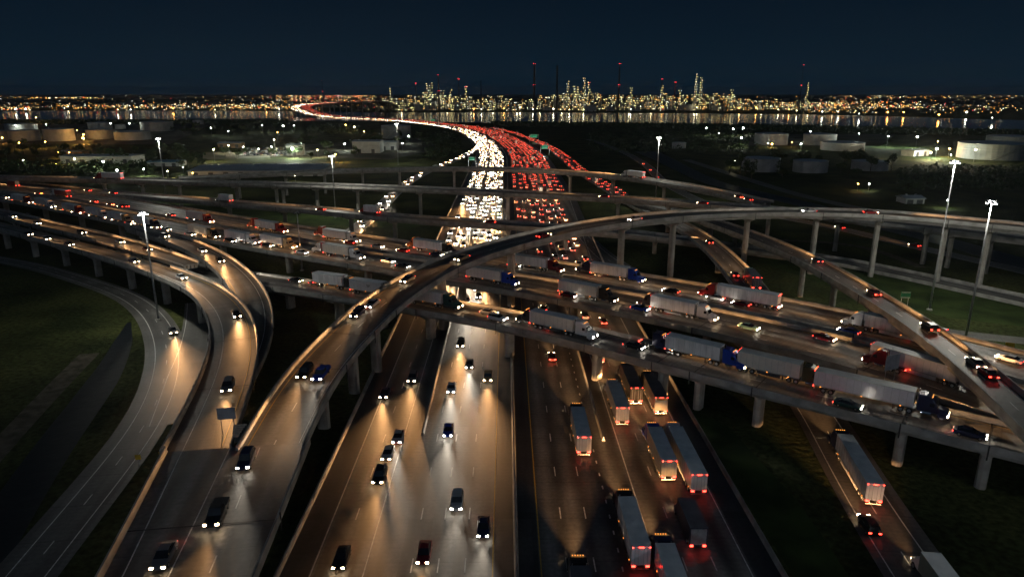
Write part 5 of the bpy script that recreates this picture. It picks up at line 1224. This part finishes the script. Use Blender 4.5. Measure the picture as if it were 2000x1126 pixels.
for px, yt, r, lit, red, m, l in [(1043, 125, 4.0, False, True, 'stack_dark', 'tall dark chimney left of a twin, tip lamp glowing'), (1087, 128, 4.0, False, False, 'stack_dark', 'tall dark chimney without lamps, right of its twin'), (1207, 125, 3.0, False, True, 'stack_dark', 'tallest thin dark mast with red lamps at mid height'),
        (858, 147, 2.6, False, True, 'stack_dark', 'thin chimney with red lamps in the left part of the refinery'), (814, 163, 1.6, False, True, 'stack_dark', 'thin red-lamped stack at the left end of the refinery'), (897, 155, 1.6, False, True, 'stack_dark', 'slim red-lamped stack right of the thin chimney'), (940, 158, 2.2, False, False, 'stack_dark', 'faint unlit stack over the low middle of the refinery'),
        (1290, 155, 1.6, False, True, 'stack_dark', 'slim stack with a red tip behind an orange-lit column'), (1316, 161, 2.2, False, True, 'stack_red', 'reddish slim stack right of the orange-lit column'), (1560, 127, 1.2, False, True, 'stack_dark', 'very thin tall mast with red lamps at right'),
        (632, 158, 1.6, False, True, 'stack_dark', 'thin far mast above the bridge'),
        (836, 164, 3.2, True, False, '', 'lit column, left of a close pair'), (843, 163, 3.2, True, False, '', 'lit column, right of a close pair'), (882, 177, 3, True, False, '', 'short lit column with a pale crown'), (911, 170, 2.6, True, True, '', 'slim lit column with a red tip'), (865, 178, 4, True, False, '', 'stubby lit column beside the thin chimney'),
        (765, 174, 2.4, True, False, '', 'lone lit column right of the bridge'), (1108, 160, 3, True, False, '', 'lit column left of a wide one'), (1120, 170, 3.4, True, False, '', 'first of two squat lit columns'), (1126, 171, 3.4, True, False, '', 'second of two squat lit columns'), (1140, 154, 2.8, True, False, '', 'tallest lit column in the centre'), (1149, 162, 2.4, True, True, '', 'red-tipped column right of the tallest lit one'),
        (1231, 173, 3, True, False, '', 'lit column right of the thin tall mast'), (1291, 168, 3, True, False, '', 'orange-lit column on a heap of lamps'), (1356, 146, 3, True, False, '', 'taller of the pair of lit columns at right'), (1366, 153, 2.6, True, False, '', 'shorter of the pair of lit columns at right'), (1427, 177, 2.8, True, False, '', 'lit column right of the pair'), (1572, 163, 2.6, True, False, '', 'lone tall lit column far right'), (1326, 178, 3, True, False, '', 'dim lit column left of the tall pair')]:
    column(px, yt, l, r, lit, red, 214.5 if px > 700 else 205, m or 'refinery_steel')
prof = [(735, 203), (760, 193), (800, 190), (830, 184), (860, 189), (900, 191), (940, 195), (975, 186), (1010, 198), (1055, 188), (1075, 186), (1110, 183), (1150, 182), (1190, 190), (1225, 188), (1250, 193), (1290, 184), (1315, 192), (1345, 185), (1375, 184), (1405, 186), (1440, 190), (1480, 196), (1560, 198), (1640, 200)]
def top_y(x):
    for (a, ya), (b, yb) in zip(prof, prof[1:]):
        if a <= x <= b: return ya + (yb - ya) * (x - a) / (b - a)
    return 205
COLS = [(1043, 'the left one of the dark twin chimneys'), (1087, 'the right one of the dark twin chimneys'), (1207, 'the tallest thin dark mast'), (858, 'the thin red-lamped chimney at left'), (940, 'the faint unlit stack'), (840, 'the close pair of lit columns'), (911, 'the slim red-tipped column'),
        (765, 'the lone lit column by the bridge'), (1108, 'the lit column left of the squat pair'), (1140, 'the tallest lit column in the centre'), (1231, 'the lit column right of the thin mast'), (1291, 'the orange-lit column'), (1360, 'the tall pair of columns at right'), (1427, 'the single column right of the tall pair'), (1572, 'the lone tall column far right'), (1500, 'the low gap before the lone far right column'), (985, 'the low middle of the plant')]
_used = {}
def unit_label(x):
    c, nm = min(COLS, key=lambda q: abs(q[0] - x)); sd = 'just left of' if x < c - 5 else 'just right of' if x > c + 5 else 'in front of'
    far = 'tall' if top_y(x) < 188 else 'low'
    return 'lamp-studded %s refinery unit %s %s' % (far, sd, nm)
x = 742.0; ui = 0
side = ['left', 'middle', 'right']
while x < 1640:
    yb = rnd.uniform(212.5, 216.5); b = P(x, yb, 0); h = max(9, height_at(b, top_y(x) + rnd.uniform(-2, 5))); w = rnd.uniform(12, 20); dp = rnd.uniform(10, 18)
    root = thing('process_unit', unit_label(x), 'refinery unit', b, 0, 'refinery process units')
    fr = MB(); nf = max(2, int(h / 7))
    for k in range(nf + 1):
        z = h * k / nf; ff = 1 - .35 * k / nf; fr.box(-w * ff, w * ff, 0, dp * ff, z - .2, z + .2)
    for sx in (-1, -.33, .33, 1):
        for sy in (0, 1): fr.bar((sx * w, sy * dp, -.2), (sx * w * .65, sy * dp * .65, h), .45, 4)
    fr.build('frame', M['refinery_steel'], root)
    for k in range(rnd.randint(1, 3)):
        vs = MB(); vr = rnd.uniform(1.5, 3.2); vh = h * rnd.uniform(.5, .95); vs.tube([(vr, 0), (vr, vh), (vr * .4, vh + vr * .6)], 10, 0, True, 'z', (rnd.uniform(-w, w) * .8, -vr - 1, 0)); vs.build('vessel', M['tank_white'], root)
    ml = MB()
    for _ in range(int(9 + h * w * .028)):
        k = rnd.randint(0, nf); z = h * k / nf + rnd.uniform(.8, 4); ff = 1 - .35 * k / nf
        octa(ml, (rnd.uniform(-1, 1) * w * ff * 1.1, rnd.uniform(-3, 1), z), rnd.uniform(.55, 1.0), rnd.choices((0, 1, 2, 3), (4, 5, 2.0 if x < 1250 else 3.6, 2))[0])
    tag(ml.build('lamps', LAMPS, root), kind='stuff')
    if ui % 3 == 0: lamp_light(root, (0, -22, 14), 4000, (1, .85, .5), 2)
    ui += 1; x += rnd.uniform(12, 17)
for a, b, c, d, l in [(808, 826, 205, 216, 'leftmost of three pale waterfront tanks'), (829, 839, 205, 216, 'middle one of three pale waterfront tanks'), (841, 851, 205, 216, 'right one of three pale waterfront tanks'), (874, 890, 203, 213, 'waterfront tank right of the three'),
        (1232, 1252, 208, 217, 'pale waterfront tank left of the orange lamps'), (1185, 1200, 209, 217, 'small waterfront tank below the thin mast'), (1300, 1322, 206, 215, 'waterfront tank among orange lamps'), (1392, 1412, 207, 216, 'waterfront tank in front of the pair of columns'), (1060, 1075, 209, 216, 'low waterfront tank below the dark twin chimneys')]:
    tank(a, b, c, d, l, 'tank_white')
# lamps on the far shore that mirror in the channel
for px, py, m, r in [(925, 213, 'O', 2.2), (940, 213, 'W', 1.4), (984, 212, 'O', 1.8), (1016, 210, 'Y', 3.0), (1041, 213, 'W', 2.0), (1081, 213, 'W', 2.4), (1140, 214, 'G', 1.6), (1112, 214, 'Y', 1.4), (1232, 213, 'W', 1.5), (1251, 208, 'W', 1.8), (1264, 206, 'Y', 1.9), (1294, 209, 'O', 3.0), (1313, 208, 'O', 3.0), (1361, 210, 'G', 2.0), (1408, 210, 'O', 3.0), (1444, 211, 'O', 2.4),
        (1477, 210, 'O', 3.4), (1520, 214, 'Y', 1.7), (1541, 214, 'O', 1.7), (1556, 216, 'Y', 1.9), (1606, 218, 'T', 2.2), (1637, 218, 'W', 1.5), (1678, 222, 'W', 1.5), (1734, 219, 'O', 2.4), (1765, 219, 'O', 2.2), (1834, 224, 'O', 2.6), (1888, 219, 'W', 3.0), (1938, 230, 'W', 1.2), (338, 212, 'O', 2.2), (255, 214, 'W', 2.0), (230, 214, 'G', 1.5), (50, 213, 'W', 3.6), (30, 213, 'W', 2.4), (420, 214, 'Y', 1.5), (133, 208, 'Y', 2.0), (545, 213, 'W', 1.3), (520, 209, 'O', 1.8)]:
    r *= .75; hd = P(px, py, 11); mm = {'O': 'post_orange', 'W': 'post_white', 'Y': 'post_yellow', 'G': 'post_yellow', 'T': 'post_white'}[m]
    root = thing('shore_lamp', 'bright lamp on the far shore mirrored in the channel', 'lamp post', (hd.x, hd.y, 0), 0, 'lamps along the far shore')
    mb = MB(); mb.tube([(.3, 0), (.2, 11)], 6); mb.build('pole', M['steel'], root)
    mb = MB(); mb.tube([(r * .4, -r * .7), (r, -r * .25), (r, r * .25), (r * .4, r * .7)], 8, 0, True, 'z', (0, 0, 11)); mb.build('lamp_head', M['shore_' + mm[5:]], root)
    lamp_light(root, (0, -4, 11), 1800, {'O': (1, .5, .12)}.get(m, (1, .95, .75)), 1.0)
# ================================================================== THE CITY BEYOND
mb = MB(); rnd = random.Random(33)
def city_lamp(px, py, z, k, m):
    p = P(px, py, z); d = p.length; octa(mb, p, d * k, m)
def pick(x):
    if x > 1580: return rnd.choices((0, 1, 2, 3, 4), (4, 1.5, 5, 2, .8))[0]
    if 560 < x < 740: return rnd.choices((0, 1, 2, 3, 4), (4, 1, 4, 1, 2))[0]
    return rnd.choices((0, 1, 2, 3, 4), (3, 2.2, 4.5, 2.4, .6))[0]
for _ in range(2100):
    x = rnd.uniform(-60, 2060); y = 187 + abs(rnd.gauss(0, 1)) * 12 if rnd.random() < .38 else rnd.gauss(207.5, 4.2)
    if y > 216 or y < 187: continue
    dens = 1.0 if x < 600 else .9 if x > 1600 else .35
    if x < 500 and 191 < y < 201: dens *= .35
    if x > 1780: dens *= .55
    if rnd.random() > dens: continue
    city_lamp(x, y, rnd.uniform(5, 14), rnd.uniform(.00014, .00033), pick(x))
for x0, x1, y0, y1, n in ((30, 190, 190, 192.5, 46), (120, 330, 205, 212, 90), (0, 62, 209, 215, 40), (440, 580, 204, 212, 110), (540, 735, 183.5, 200, 260), (330, 440, 202, 211, 60), (1600, 1800, 198, 211, 170), (1560, 1700, 214, 221, 40), (1700, 1960, 205, 222, 60), (1500, 1640, 202, 210, 80), (1640, 2000, 184, 191, 60)):
    for _ in range(n):
        city_lamp(rnd.uniform(x0, x1), min(220, rnd.uniform(y0, y1)) if y0 > 186 else max(187.5, rnd.uniform(y0, y1)), rnd.uniform(5, 20), rnd.uniform(.00018, .0004), pick((x0 + x1) / 2))
tag(mb.build('city_lights', LAMPS), 'carpet of tiny coloured street lamps of the city beyond the channel', 'city lights', None, 'stuff')
mb = MB()
for _ in range(420):
    p = P(rnd.uniform(-60, 2060), rnd.uniform(192, 212), 0); w = rnd.uniform(10, 40); mb.box(p.x - w, p.x + w, p.y, p.y + 30, -.1, rnd.uniform(5, 16))
tag(mb.build('city_blocks', M['block']), 'low dark rooftops of the city beyond the channel', 'city', None, 'stuff')
# ================================================================== AIR
mb = MB(); mb.box(-11000, 11000, -400, 16000, -1.0, 178.0)
hz = link('haze', mb.mesh('haze', None or M['ground'])); hz.data.materials.clear()
hm = bpy.data.materials.new('haze_air'); hm.use_nodes = True; n = hm.node_tree; n.nodes.clear()
ho = n.nodes.new('ShaderNodeOutputMaterial'); pv = n.nodes.new('ShaderNodeVolumePrincipled')
pv.inputs['Color'].default_value = (0.86, 0.93, 1.0, 1); pv.inputs['Density'].default_value = 0.00004; pv.inputs['Anisotropy'].default_value = 0.55
n.links.new(pv.outputs[0], ho.inputs['Volume']); hz.data.materials.append(hm)
tag(hz, 'thin night haze over the whole interchange', 'haze', None, 'stuff')
